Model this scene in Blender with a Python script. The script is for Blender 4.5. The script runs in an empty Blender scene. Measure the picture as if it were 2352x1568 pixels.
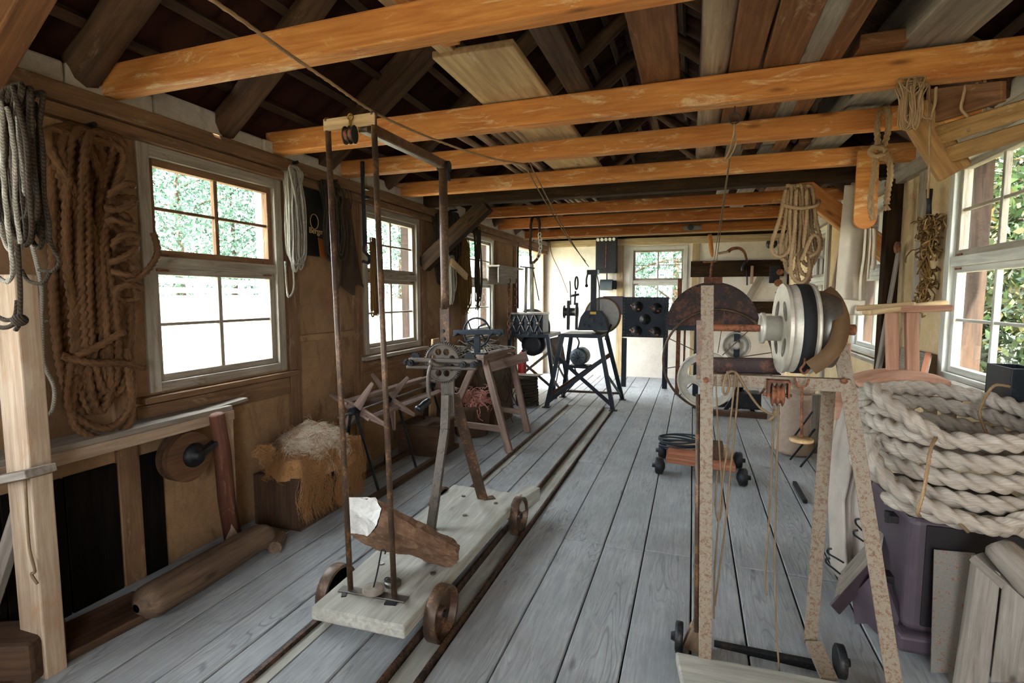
import bpy, math, random
import numpy as np
from mathutils import Vector, Matrix, Quaternion, noise as mnoise
random.seed(7)
V = Vector; pi = math.pi
S = bpy.context.scene; COL = S.collection
# ------------------------------------------------------------------ survey: camera 1.5 m up, a point of the photo on a known plane of the room
F = 1200.0; CH = 1.5
YAW = math.atan2(417, 1204.5); PIT = math.atan2(104, 1200)
FW = V((-math.sin(YAW)*math.cos(PIT), math.cos(YAW)*math.cos(PIT), -math.sin(PIT)))
RT = V((math.cos(YAW), math.sin(YAW), 0)); UP = RT.cross(FW)
def P(px, py, x=None, y=None, z=None):
    d = FW + RT*((px-1176)/F) + UP*((784-py)/F)
    t = x/d.x if x is not None else (y/d.y if y is not None else (z-CH)/d.z)
    return V((0, 0, CH)) + d*t
# ------------------------------------------------------------------ mesh builder
class MB:
    def __init__(s): s.v = []; s.f = []; s.g = []; s.sm = []
    def add(s, vs, fs, gs, smooth=False):
        n = len(s.v); s.v += [tuple(v) for v in vs]; s.g += [tuple(g) for g in gs]
        s.f += [[i+n for i in f] for f in fs]; s.sm += [smooth]*len(fs); return s
    def hexa(s, c, off=None):          # 8 corners: bottom 4 ccw, top 4 ccw; grain along c0->c1 unless longer axis found
        c = [V(p) for p in c]
        o = off or (random.uniform(0, 50), random.uniform(0, 50), random.uniform(0, 50))
        ex = (c[1]-c[0]).length; ey = (c[3]-c[0]).length; ez = (c[4]-c[0]).length
        ax = max(range(3), key=lambda i: (ex, ey, ez)[i])
        loc = [(0,0,0),(ex,0,0),(ex,ey,0),(0,ey,0),(0,0,ez),(ex,0,ez),(ex,ey,ez),(0,ey,ez)]
        gs = []
        for l in loc:
            q = (l[ax], l[(ax+1) % 3], l[(ax+2) % 3]); gs.append((q[0]+o[0], q[1]+o[1], q[2]+o[2]))
        return s.add(c, [(0,3,2,1),(4,5,6,7),(0,1,5,4),(1,2,6,5),(2,3,7,6),(3,0,4,7)], gs)
    def box(s, x0, x1, y0, y1, z0, z1):
        return s.hexa([(x0,y0,z0),(x1,y0,z0),(x1,y1,z0),(x0,y1,z0),(x0,y0,z1),(x1,y0,z1),(x1,y1,z1),(x0,y1,z1)])
    def bar(s, a, b, w, h, up=(0,0,1), w2=None, h2=None):
        a = V(a); b = V(b); d = (b-a).normalized(); u = V(up)
        if abs(d.dot(u.normalized())) > .98: u = V((0,1,0))
        sx = d.cross(u).normalized(); uz = sx.cross(d).normalized()
        w2 = w if w2 is None else w2; h2 = h if h2 is None else h2
        def q(p, ww, hh): return [p-sx*ww/2-uz*hh/2, p+sx*ww/2-uz*hh/2, p+sx*ww/2+uz*hh/2, p-sx*ww/2+uz*hh/2]
        A = q(a, w, h); B = q(b, w2, h2)
        return s.hexa([A[0], B[0], B[1], A[1], A[3], B[3], B[2], A[2]])
    def tube(s, pts, r, n=8, closed=False, cap=True, lobes=0, pitch=.1, amp=.16, wob=0):
        pts = [V(p) for p in pts]; m = len(pts)
        rs = list(r) if isinstance(r, (list, tuple)) else [r]*m
        o = random.uniform(0, 40); L = 0; vs = []; gs = []; fr = None; nv = None
        for i, p in enumerate(pts):
            a = pts[(i-1) % m] if (closed or i > 0) else p; b = pts[(i+1) % m] if (closed or i < m-1) else p
            t = (b-a)
            t = t.normalized() if t.length > 1e-9 else V((0,0,1))
            if nv is None:
                nv = t.orthogonal().normalized()
            else:
                nv = (nv - t*nv.dot(t))
                nv = nv.normalized() if nv.length > 1e-6 else t.orthogonal().normalized()
            bv = t.cross(nv)
            if i: L += (p-pts[i-1]).length
            for k in range(n):
                th = 2*pi*k/n; rr = rs[i]
                if lobes:
                    ph = (th-2*pi*L/pitch) % (2*pi/lobes)-pi/lobes; q = .2154-(.5358*math.sin(ph))**2; rr *= max(.60, .5358*math.cos(ph)+math.sqrt(max(q, 0)))
                vs.append(p+(nv*math.cos(th)+bv*math.sin(th))*rr)
                gs.append((L+o, rs[i]*math.cos(th)+o, rs[i]*math.sin(th)))
        fs = []
        for i in range(m if closed else m-1):
            j = (i+1) % m
            for k in range(n):
                l = (k+1) % n; fs.append((i*n+k, i*n+l, j*n+l, j*n+k))
        if cap and not closed: fs.append(tuple(range(n-1, -1, -1))); fs.append(tuple((m-1)*n+k for k in range(n)))
        return s.add(vs, fs, gs, True)
    def cyl(s, a, b, r, n=20, r2=None):
        a = V(a); b = V(b); t = (b-a).normalized(); nv = t.orthogonal().normalized(); bv = t.cross(nv); r2 = r if r2 is None else r2
        o = random.uniform(0, 40); L = (b-a).length; vs = []; gs = []
        for p, rr, l in ((a, r, 0), (b, r2, L)):
            for k in range(n):
                th = 2*pi*k/n; vs.append(p+(nv*math.cos(th)+bv*math.sin(th))*rr); gs.append((l+o, rr*math.cos(th)+o, rr*math.sin(th)))
        s.add(vs, [(k, (k+1) % n, n+(k+1) % n, n+k) for k in range(n)], gs, True)
        k0 = [tuple(range(n-1, -1, -1)), tuple(range(n, 2*n))]
        return s.add(vs, k0, gs, False)
    def lathe(s, a, axis, prof, n=28, smooth=True, closed=False):   # prof: (distance along axis, radius)
        a = V(a); t = V(axis).normalized(); nv = t.orthogonal().normalized(); bv = t.cross(nv); o = random.uniform(0, 40)
        vs = []; gs = []
        for d, r in prof:
            for k in range(n):
                th = 2*pi*k/n; vs.append(a+t*d+(nv*math.cos(th)+bv*math.sin(th))*r); gs.append((d+o, r*math.cos(th)+o, r*math.sin(th)))
        m = len(prof); fs = []
        for i in range(m if closed else m-1):
            j = (i+1) % m
            for k in range(n): fs.append((i*n+k, i*n+(k+1) % n, j*n+(k+1) % n, j*n+k))
        if not closed:
            if prof[0][1] > 1e-4: fs.append(tuple(range(n-1, -1, -1)))
            if prof[-1][1] > 1e-4: fs.append(tuple((m-1)*n+k for k in range(n)))
        return s.add(vs, fs, gs, smooth)
    def ball(s, c, r, n=12, m=8, sq=(1,1,1)):
        c = V(c); vs = []; gs = []; o = random.uniform(0, 40)
        for i in range(m+1):
            ph = pi*i/m
            for k in range(n):
                th = 2*pi*k/n; q = V((math.sin(ph)*math.cos(th)*sq[0], math.sin(ph)*math.sin(th)*sq[1], math.cos(ph)*sq[2]))*r
                vs.append(c+q); gs.append((q.x+o, q.y+o, q.z+o))
        fs = [(i*n+k, (i+1)*n+k, (i+1)*n+(k+1) % n, i*n+(k+1) % n) for i in range(m) for k in range(n)]
        return s.add(vs, fs, gs, True)
    def plate(s, loops, th, o, ex, ey):   # flat plate with holes: loops of 2-D points, first the rim; laid at o with axes ex, ey, thickness along ex x ey, centred
        cu = bpy.data.curves.new('t', 'CURVE'); cu.dimensions = '2D'; cu.fill_mode = 'BOTH'; cu.extrude = th/2
        for lp in loops:
            sp = cu.splines.new('POLY'); sp.points.add(len(lp)-1); sp.use_cyclic_u = True
            for i, q in enumerate(lp): sp.points[i].co = (q[0], q[1], 0, 1)
        ob = bpy.data.objects.new('t', cu); COL.objects.link(ob)
        dg = bpy.context.evaluated_depsgraph_get(); me = bpy.data.meshes.new_from_object(ob.evaluated_get(dg))
        o = V(o); ex = V(ex).normalized(); ey = V(ey).normalized(); ez = ex.cross(ey)
        r = (random.uniform(0, 30), random.uniform(0, 30))
        s.add([o+ex*v.co.x+ey*v.co.y+ez*v.co.z for v in me.vertices], [tuple(p.vertices) for p in me.polygons], [(v.co.x+r[0], v.co.y+r[1], v.co.z) for v in me.vertices])
        bpy.data.objects.remove(ob); bpy.data.curves.remove(cu); bpy.data.meshes.remove(me); return s
    def grid(s, fn, nu, nv, gfn=None, smooth=True, closed_u=False):
        vs = []; gs = []; o = random.uniform(0, 40)
        for i in range(nu+1):
            for j in range(nv+1):
                p = V(fn(i/nu, j/nv)); vs.append(p); gs.append(gfn(p) if gfn else (p.z+o, p.x+o, p.y))
        fs = [(i*(nv+1)+j, (i+1)*(nv+1)+j, (i+1)*(nv+1)+j+1, i*(nv+1)+j+1) for i in range(nu) for j in range(nv)]
        return s.add(vs, fs, gs, smooth)
    def build(s, name, mat, parent=None, bevel=0, label=None, seg=2, warp=0, solid=0, auto=True):
        vs = np.array(s.v, dtype=np.float32)
        if parent is not None: loc = parent_world(parent)
        else: loc = V(((vs[:,0].min()+vs[:,0].max())/2, (vs[:,1].min()+vs[:,1].max())/2, vs[:,2].min()))
        if warp:
            for i, p in enumerate(vs):
                q = V([float(c) for c in p])
                d = mnoise.noise_vector(q*3.1)*warp+mnoise.noise_vector(q*11)*warp*.4
                vs[i] += np.array(d, dtype=np.float32)
        vs = vs-np.array(loc, dtype=np.float32)
        me = bpy.data.meshes.new(name); me.from_pydata(vs.tolist(), [], s.f); me.materials.append(mat)
        me.polygons.foreach_set('use_smooth', s.sm)
        at = me.attributes.new('g', 'FLOAT_VECTOR', 'POINT'); at.data.foreach_set('vector', np.array(s.g, dtype=np.float32).ravel())
        me.update()
        ob = bpy.data.objects.new(name, me); COL.objects.link(ob)
        if parent is not None: ob.parent = parent
        else: ob.location = loc
        if bevel:
            b = ob.modifiers.new('b', 'BEVEL'); b.width = bevel; b.segments = seg; b.limit_method = 'ANGLE'; b.angle_limit = .6
        if solid:
            q = ob.modifiers.new('s', 'SOLIDIFY'); q.thickness = solid; q.offset = 0
        if label: ob['label'] = label
        return ob
def parent_world(o):
    l = V((0,0,0))
    while o is not None: l += o.location; o = o.parent
    return l
def tag(o, label, cat, group=None, kind=None):
    o['label'] = label; o['category'] = cat
    if group: o['group'] = group
    if kind: o['kind'] = kind
    return o
def root(name, loc, label, cat, group=None):
    o = bpy.data.objects.new(name, None); COL.objects.link(o); o.location = loc; o.empty_display_size = .1
    return tag(o, label, cat, group)
def struct(o): o['kind'] = 'structure'; return o
def clone(o, parent=None, off=None):
    c = o.copy(); COL.objects.link(c)
    if parent is not None: c.parent = parent
    if off is not None: c.location = o.location+V(off)
    for ch in list(o.children): clone(ch, c)
    return c
def spl(pts, n=8, closed=False):      # Catmull-Rom through pts
    pts = [V(p) for p in pts]; out = []; m = len(pts)
    for i in range(m if closed else m-1):
        if closed: a, b, c, d = pts[(i-1) % m], pts[i], pts[(i+1) % m], pts[(i+2) % m]
        else: a, b, c, d = pts[max(i-1, 0)], pts[i], pts[i+1], pts[min(i+2, m-1)]
        for k in range(n):
            t = k/n; t2 = t*t; t3 = t2*t
            out.append((b*2+(c-a)*t+(a*2-b*5+c*4-d)*t2+(b*3-a-c*3+d)*t3)*.5)
    if not closed: out.append(pts[-1])
    return out
def even(pts, step):                   # re-sample a polyline at even steps
    pts = [V(p) for p in pts]; out = [pts[0]]; need = step
    for a, b in zip(pts, pts[1:]):
        L = (b-a).length; pos = 0
        while L-pos >= need and L > 0:
            pos += need; out.append(a+(b-a)*(pos/L)); need = step
        need -= L-pos
    return out
def circ(r, n=24, cx=0, cy=0, a0=0): return [(cx+r*math.cos(a0+2*pi*k/n), cy+r*math.sin(a0+2*pi*k/n)) for k in range(n)]
def oval(rx, ry, cx=0, cy=0, rot=0, n=16):
    o = []
    for k in range(n):
        a = 2*pi*k/n; x = rx*math.cos(a); y = ry*math.sin(a); o.append((cx+x*math.cos(rot)-y*math.sin(rot), cy+x*math.sin(rot)+y*math.cos(rot)))
    return o
def cable(a, b, sag=0, n=10):
    a = V(a); b = V(b); return [a+(b-a)*(i/n)-V((0,0,1))*sag*4*(i/n)*(1-i/n) for i in range(n+1)]
# ------------------------------------------------------------------ materials
def lin(h):
    h = h.lstrip('#'); c = [int(h[i:i+2], 16)/255 for i in (0, 2, 4)]
    return tuple(((x/12.92) if x <= .04045 else ((x+.055)/1.055)**2.4) for x in c)+(1,)
def newmat(name):
    m = bpy.data.materials.new(name); m.use_nodes = True; nt = m.node_tree; return m, nt, nt.nodes['Principled BSDF']
def link(nt, a, b): nt.links.new(a, b)
def nd(nt, typ, **k):
    n = nt.nodes.new(typ)
    for a, b in k.items(): setattr(n, a, b)
    return n
def ramp(nt, fac, stops):
    r = nd(nt, 'ShaderNodeValToRGB'); e = r.color_ramp.elements
    while len(e) > 2: e.remove(e[-1])
    e[0].position, e[0].color = stops[0]; e[1].position, e[1].color = stops[-1]
    for p, c in stops[1:-1]:
        q = e.new(p); q.color = c
    link(nt, fac, r.inputs[0]); return r.outputs[0]
def gcoord(nt, scale, obj=False):
    if obj: t = nd(nt, 'ShaderNodeTexCoord').outputs['Object']
    else:
        a = nd(nt, 'ShaderNodeAttribute'); a.attribute_name = 'g'; t = a.outputs['Vector']
    m = nd(nt, 'ShaderNodeMapping'); m.inputs['Scale'].default_value = scale; link(nt, t, m.inputs[0]); return m.outputs[0]
def noise(nt, co, scale, det=4, rough=.6, dist=0):
    n = nd(nt, 'ShaderNodeTexNoise'); n.inputs['Scale'].default_value = scale; n.inputs['Detail'].default_value = det
    n.inputs['Roughness'].default_value = rough; n.inputs['Distortion'].default_value = dist; link(nt, co, n.inputs['Vector']); return n.outputs['Fac']
def mix(nt, fac, a, b, mode='MIX'):
    m = nd(nt, 'ShaderNodeMix', data_type='RGBA', blend_type=mode)
    if isinstance(fac, (int, float)): m.inputs[0].default_value = fac
    else: link(nt, fac, m.inputs[0])
    for s, v in ((m.inputs[6], a), (m.inputs[7], b)):
        if isinstance(v, tuple): s.default_value = v
        else: link(nt, v, s)
    return m.outputs[2]
def bump(nt, b, h, st, d=.01):
    n = nd(nt, 'ShaderNodeBump'); n.inputs['Strength'].default_value = st; n.inputs['Distance'].default_value = d
    link(nt, h, n.inputs['Height']); link(nt, n.outputs[0], b.inputs['Normal'])
def wood(name, dark, light, patch=None, pamt=.5, rough=.75, fine=1, bst=.35, spec=.25, knots=True, rings=0):
    m, nt, b = newmat(name); dark, light = lin(dark), lin(light)
    g1 = gcoord(nt, (1.1*fine, 16*fine, 16*fine)); g2 = gcoord(nt, (2.2, 3.5, 3.5))
    f1 = noise(nt, g1, 2.2, 6, .65, .6); f2 = noise(nt, g2, 1.3, 4, .6, .3)
    c = ramp(nt, f1, [(.32, dark), (.68, light)])
    c = mix(nt, ramp(nt, f2, [(.35, (0,0,0,1)), (.7, (1,1,1,1))]), c, mix(nt, .55, c, dark))
    if knots:
        vo = nd(nt, 'ShaderNodeTexVoronoi'); vo.inputs['Scale'].default_value = 1.0; link(nt, gcoord(nt, (1.6, 6, 6)), vo.inputs['Vector'])
        c = mix(nt, ramp(nt, vo.outputs['Distance'], [(.03, (.8,.8,.8,1)), (.1, (0,0,0,1))]), c, tuple(x*.35 for x in dark[:3])+(1,))
    if rings:
        fr_ = noise(nt, gcoord(nt, (.55, 5, 5)), 1.5, 2, .45, .25); mu = nd(nt, 'ShaderNodeMath', operation='MULTIPLY'); link(nt, fr_, mu.inputs[0]); mu.inputs[1].default_value = 150
        sn = nd(nt, 'ShaderNodeMath', operation='SINE'); link(nt, mu.outputs[0], sn.inputs[0]); fb = noise(nt, gcoord(nt, (1, 3, 3)), 1.4, 3)
        rg_ = ramp(nt, sn.outputs[0], [(.0, (0,0,0,1)), (.55, (0,0,0,1)), (1, (rings,)*3+(1,))]); c = mix(nt, mix(nt, ramp(nt, fb, [(.42, (0,0,0,1)), (.6, (1,1,1,1))]), (0,0,0,1), rg_), c, tuple(x*.3 for x in dark[:3])+(1,))
        st_ = noise(nt, gcoord(nt, (1,1,1), True), 1.3, 5, .6, .4); c = mix(nt, ramp(nt, st_, [(.4, (0,0,0,1)), (.62, (.42,.42,.42,1))]), c, tuple(x*.5 for x in dark[:3])+(1,))
    if patch:
        f3 = noise(nt, gcoord(nt, (2, 7, 7)), 1.7, 8, .75, .8)
        c = mix(nt, ramp(nt, f3, [(.62-.2*pamt, (0,0,0,1)), (.78-.2*pamt, (1,1,1,1))]), c, lin(patch))
    link(nt, c, b.inputs['Base Color']); b.inputs['Roughness'].default_value = rough; b.inputs['Specular IOR Level'].default_value = spec
    bump(nt, b, f1, bst, .006); return m
def metal(name, col, rust=None, ramt=.5, rough=.5, metallic=.6, sc=14, spec=.5):
    m, nt, b = newmat(name); c = lin(col); co = gcoord(nt, (1,1,1), True)
    f = noise(nt, co, sc, 8, .7); f2 = noise(nt, co, sc*6, 4, .7)
    cc = ramp(nt, f, [(.3, tuple(x*.6 for x in c[:3])+(1,)), (.75, c)])
    if rust:
        k = mix(nt, .45, f, f2); msk = ramp(nt, k, [(.62-.25*ramt, (0,0,0,1)), (.7-.25*ramt, (1,1,1,1))])
        cc = mix(nt, msk, cc, lin(rust))
        inv = ramp(nt, msk, [(0, (metallic,)*3+(1,)), (1, (0,0,0,1))]); link(nt, inv, b.inputs['Metallic'])
    else: b.inputs['Metallic'].default_value = metallic
    link(nt, cc, b.inputs['Base Color']); b.inputs['Roughness'].default_value = rough; b.inputs['Specular IOR Level'].default_value = spec
    bump(nt, b, f2, .15, .002); return m
def plaster(name, c1, c2, stain=None, sc=2.0, bst=.5, samt=.5):
    m, nt, b = newmat(name); co = gcoord(nt, (1,1,1), True)
    f = noise(nt, co, sc, 8, .65); f2 = noise(nt, co, 28, 6, .7)
    c = ramp(nt, f, [(.3, lin(c1)), (.7, lin(c2))])
    c = mix(nt, ramp(nt, f2, [(.35, (.5,.5,.5,1)), (.6, (0,0,0,1))]), c, lin(c1))
    if stain:
        f3 = noise(nt, gcoord(nt, (1.2,1.2,.5), True), 2.6, 9, .7, .8); c = mix(nt, ramp(nt, f3, [(.65-.25*samt, (0,0,0,1)), (.8-.25*samt, (1,1,1,1))]), c, lin(stain))
    link(nt, c, b.inputs['Base Color']); b.inputs['Roughness'].default_value = .9; b.inputs['Specular IOR Level'].default_value = .15
    bump(nt, b, mix(nt, .5, f, f2), bst, .015); return m
def ropemat(name, c1, c2, strand=0, ang=3, fuzz=.4, rough=.9):
    m, nt, b = newmat(name); co = gcoord(nt, (1,1,1))
    f = noise(nt, gcoord(nt, (6, 60, 60)), 3, 6, .7); f2 = noise(nt, co, 5, 4, .6)
    c = ramp(nt, f, [(.3, lin(c1)), (.7, lin(c2))]); c = mix(nt, ramp(nt, f2, [(.4, (0,0,0,1)), (.75, (.6,.6,.6,1))]), c, lin(c1))
    h = f
    if strand:
        w = nd(nt, 'ShaderNodeTexWave', wave_type='BANDS', bands_direction='DIAGONAL'); w.inputs['Scale'].default_value = strand; w.inputs['Distortion'].default_value = .6
        link(nt, co, w.inputs['Vector']); c = mix(nt, ramp(nt, w.outputs['Fac'], [(.0, (.75,.75,.75,1)), (.35, (0,0,0,1))]), c, tuple(x*.35 for x in lin(c1)[:3])+(1,)); h = w.outputs['Fac']
    link(nt, c, b.inputs['Base Color']); b.inputs['Roughness'].default_value = rough; b.inputs['Specular IOR Level'].default_value = .15
    bump(nt, b, h, fuzz, .004); return m
def plain(name, col, rough=.6, metallic=0, spec=.4, var=.25, sc=9):
    m, nt, b = newmat(name); c = lin(col); f = noise(nt, gcoord(nt, (1,1,1), True), sc, 6, .65)
    link(nt, ramp(nt, f, [(.3, tuple(x*(1-var) for x in c[:3])+(1,)), (.7, c)]), b.inputs['Base Color'])
    b.inputs['Roughness'].default_value = rough; b.inputs['Metallic'].default_value = metallic; b.inputs['Specular IOR Level'].default_value = spec; return m
def leafmat(name, cols, transl=.35):
    m, nt, b = newmat(name); a = nd(nt, 'ShaderNodeAttribute'); a.attribute_name = 'g'
    sx = nd(nt, 'ShaderNodeSeparateXYZ'); link(nt, a.outputs['Vector'], sx.inputs[0])
    c = ramp(nt, sx.outputs[0], [(i/(len(cols)-1), lin(h)) for i, h in enumerate(cols)])
    link(nt, c, b.inputs['Base Color']); b.inputs['Roughness'].default_value = .5
    tr = nd(nt, 'ShaderNodeBsdfTranslucent'); link(nt, c, tr.inputs[0]); ms = nd(nt, 'ShaderNodeMixShader'); ms.inputs[0].default_value = transl
    link(nt, b.outputs[0], ms.inputs[1]); link(nt, tr.outputs[0], ms.inputs[2]); link(nt, ms.outputs[0], nt.nodes['Material Output'].inputs[0]); return m
def glassmat(name):
    m, nt, b = newmat(name); t = nd(nt, 'ShaderNodeBsdfTransparent'); t.inputs[0].default_value = (.97,.99,.98,1); gl = nd(nt, 'ShaderNodeBsdfGlossy'); gl.inputs['Roughness'].default_value = .02
    fr = nd(nt, 'ShaderNodeLayerWeight'); pw = nd(nt, 'ShaderNodeMath', operation='POWER'); link(nt, fr.outputs['Facing'], pw.inputs[0]); pw.inputs[1].default_value = 5; pm = nd(nt, 'ShaderNodeMath', operation='MULTIPLY_ADD'); link(nt, pw.outputs[0], pm.inputs[0]); pm.inputs[1].default_value = .5; pm.inputs[2].default_value = .02; ms = nd(nt, 'ShaderNodeMixShader'); link(nt, pm.outputs[0], ms.inputs[0]); link(nt, t.outputs[0], ms.inputs[1]); link(nt, gl.outputs[0], ms.inputs[2])
    link(nt, ms.outputs[0], nt.nodes['Material Output'].inputs[0]); return m
M = dict(
 floor=wood('floor_boards', '#8d8f90', '#b4b6b5', '#a09f9b', .35, .6, 2.1, .35, .35, True, .5), groove=wood('groove_wood', '#2c211b', '#54402f'), rail=metal('rail_iron', '#3b332d', '#5a3b28', .6, .6),
 beam=wood('beam_pine', '#a8632f', '#d3924e', '#dfc296', .38, .7, 1.2, .4), chute=wood('chute_wood', '#7d5a33', '#b58a55', '#c9a878', .2), beamred=wood('beam_red_pine', '#8a4a20', '#bb7534', '#d3b685', .3, .7, .8, .4), dark=wood('charred_beam', '#1f150f', '#42301f', '#6a4a2e', .12, .9, 1, .4, .1),
 tarred=wood('dark_boards', '#0d0b09', '#1e1813', None, .5, .95, 1, .4, .05), rafter=wood('rafter_log', '#3b2a1f', '#6b4e3a', '#7b6552', .25, .9, .7, .8), lath=wood('roof_lath', '#2e201a', '#5a4232', None, .5, .9), tile=plain('roof_tile', '#4c2c25', .85, 0, .2, .5, 6),  # the tarred entry is just a very dark brown wood
 board=wood('attic_board', '#5b3a24', '#8f6240', '#a98c6c', .15), boardgrey=wood('grey_board', '#6d6357', '#a3978a', None, .3), boardpale=wood('pale_board', '#a0805a', '#d3b486', '#d3c3ad', .15), 
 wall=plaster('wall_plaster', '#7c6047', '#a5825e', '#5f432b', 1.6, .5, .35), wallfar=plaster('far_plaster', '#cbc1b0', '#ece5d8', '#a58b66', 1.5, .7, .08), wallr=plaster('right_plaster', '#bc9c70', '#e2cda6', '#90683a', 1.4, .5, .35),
 ledge=plaster('ledge_plaster', '#a3978a', '#cfc5b8', '#7b6a5a', 3, .8, .3), timber=wood('wall_timber', '#5e4430', '#8e6c4d', '#a08a70', .25, .85), timberpale=wood('pale_wall_timber', '#96805f', '#c8b189', None, .3),
 white=wood('white_paint', '#aaa79b', '#dcdacf', '#8d7a63', .1, .55, 1, .25, .3, False), whiteworn=wood('worn_paint', '#7f7365', '#b5aa99', '#66523f', .3, .65, 1, .3, .3, False), glass=glassmat('window_glass'),
 grass=plain('meadow_grass', '#979680', .9, 0, .1, .35, 1.5), leafl=leafmat('pale_leaves', ['#22362c', '#36503f', '#506a57', '#435f50']), leafr=leafmat('green_leaves', ['#1b2a15', '#2c4220', '#3e5634', '#4f5c32', '#233420', '#665a34', '#2b3f25']), bark=wood('tree_bark', '#33291f', '#5a4a3a', None, .5, .95),
 shutter=wood('dark_shutter', '#241a14', '#4a3628', None), fence=wood('fence_rail', '#9a958c', '#cfcbc2', None),
 rope=ropemat('heavy_rope', '#96897a', '#cbc0b0', 0), ropebrown=ropemat('brown_rope', '#4a3322', '#7d5a3b', 0), ropetan=ropemat('tan_rope', '#806347', '#bb9c77', 0), ropegrey=ropemat('grey_rope', '#8b8374', '#cfc8ba', 60), ropedark=ropemat('dark_rope', '#2b241e', '#5b4d3f', 50), cordbrown=ropemat('brown_cord', '#5d4225', '#9a7440', 90), twine=ropemat('twine', '#66533f', '#937c5e', 0),
 iron=metal('dark_iron', '#26282b', '#3a2b22', .35, .5, .5), ironblue=metal('blue_black_iron', '#20272f', '#2f2a28', .2, .45, .5), steel=metal('worn_steel', '#7f7a72', '#5b4433', .35, .38, .8), steelpale=metal('pale_aluminium', '#d8d0be', '#a08e72', .2, .42, .35), rusty=metal('rusty_angle_iron', '#a1947f', '#6d4a32', .56, .65, .12, 80), rust=metal('red_rust', '#6b3f2b', '#8c5535', .6, .8, .1), guard=metal('rusted_guard', '#4a3a36', '#6e4432', .5, .7, .3, 5),
 poleiron=metal('brown_pole', '#5e4a3c', '#7a5636', .45, .45, .5), gear=metal('gear_iron', '#6d6257', '#3d3129', .45, .5, .6), boltm=metal('bolt_iron', '#4b443e', '#5d4433', .4, .5, .6),
 sledge=wood('sledge_plank', '#8d8a80', '#bcb8ac', None, .3, .7), sledgeedge=wood('sledge_edge', '#56524c', '#8a857c', None), stone=plaster('stone_brown', '#5d4332', '#94745c', '#b09a86', 7, 1, .25), stonew=plaster('stone_white', '#c9c4ba', '#ece8e0', None, 6, 1),
 wood=wood('stool_wood', '#87705d', '#bda389', None, .3), woodred=wood('red_wood', '#7d4c36', '#b3785a', None, .4), postwood=wood('pale_post_wood', '#9c8168', '#d3bfa6', '#b08a66', .3, .6), woodpink=wood('pink_wood', '#a5765c', '#cfa287', None, .3), woodlog=wood('worn_log', '#7a6653', '#a8927a', None, .4), redpost=wood('red_post', '#4e2f24', '#7e4f3c', '#a88062', .2), darkwood=wood('dark_box_wood', '#3a2a20', '#5e4532', None),
 oldwood=wood('old_grey_brown_wood', '#5f4c42', '#987f70', None, .3), hemp=ropemat('raw_hemp', '#8d5f38', '#cf9f6c', 0, 3, .8), wool=ropemat('pale_hemp', '#c9b08f', '#f6ecdd', 0, 3, .8), discwood=wood('disc_wood', '#4a3222', '#775439', None), logdark=wood('dark_log', '#4d3b2d', '#7d6652', None), sack=plain('sack_cloth', '#b09a88', .95, 0, .1, .25, 26), canvas=plain('canvas', '#cdbfa9', .9, 0, .1, .18, 14), cloth=plain('grey_cloth', '#b9ada0', .95, 0, .1, .2, 8), leather=plain('dark_leather', '#4a3a2c', .8, 0, .2, .4, 5),
 stove=metal('maroon_stove', '#5a4c54', '#4f3c3a', .25, .5, .15, 5), stovedark=metal('dark_stove', '#1f1719', '#33231f', .2, .6, .2, 5), sheet=metal('rusted_sheet', '#8f8a80', '#7c4a30', .42, .6, .3, 45),
 black=plain('black_enamel', '#16171a', .4, 0, .5, .2), porcelain=plain('white_porcelain', '#e6e3da', .3, 0, .5, .1), motor=metal('motor_grey', '#5a6468', '#39342f', .25, .5, .5), red=plain('red_enamel', '#a5281f', .4), brass=metal('brass', '#b08a3c', None, .5, .35, .9), belt=plain('black_belt', '#1d1d1f', .75, 0, .3, .3), beltbrown=plain('leather_belt', '#6b5034', .7, 0, .3, .4, 12), cablem=plain('blue_black_cable', '#1e2830', .5, 0, .4), pinkyarn=ropemat('pink_yarn', '#9a5c50', '#d9a394', 0), signm=plain('dark_sign', '#15120f', .5), signtxt=plain('sign_letters', '#c9a173', .6), orange=plain('orange_leather', '#9a531d', .6), blue=plain('blue_paint', '#4f7fa0', .5), chain=metal('chain_rust', '#5b4030', '#7a4a2c', .6, .7, .3),
)
XL, XR, YF, YN, WT = -2.75, 1.5, 9.9, -1.6, .18
RX, RZ0 = -.62, 2.53; RSL = .8
def roofz(x): return RZ0+RSL*((x-XL) if x < RX else (XR-x))
# floor: planks along the room, two grooves for the sledge track
fl = MB(); x = XL-.1
edges = [-2.85,-2.62,-2.40,-2.17,-1.95,-1.77,-1.625]; planks = list(zip(edges, edges[1:]))
planks += [(-1.53,-1.31),(-1.31,-1.115),(-.962,-.72),(-.72,-.47),(-.47,-.235),(-.235,.03),(.03,.26),(.26,.52),(.52,.77),(.77,1.03),(1.03,1.3),(1.3,1.62)]
for k, (a, b) in enumerate(planks):
    brk = [YN-.2, 3.05+random.choice((0,.02)) if a > -.95 else random.uniform(4, 5), random.uniform(5.5, 8), YF+.1]
    if a in (-1.53,-1.31): brk = [YN-.2, 7.0, YF+.1]
    for c, d in zip(brk, brk[1:]):
        dz = random.uniform(-.003, .003); fl.box(a+.004, b-.004, c+.002, d-.002, -.035+dz, dz)
for a, b in ((-1.625,-1.53),(-1.115,-.962)): fl.box(a+.004, b-.004, 7.02, YF+.1, -.035, 0)
struct(fl.build('floor', M['floor'], bevel=.004, seg=1))
sub = MB(); sub.box(XL-.1, XR+.1, YN-.2, YF+.1, -.1, -.052); struct(sub.build('trim_9', M['groove']))
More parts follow.
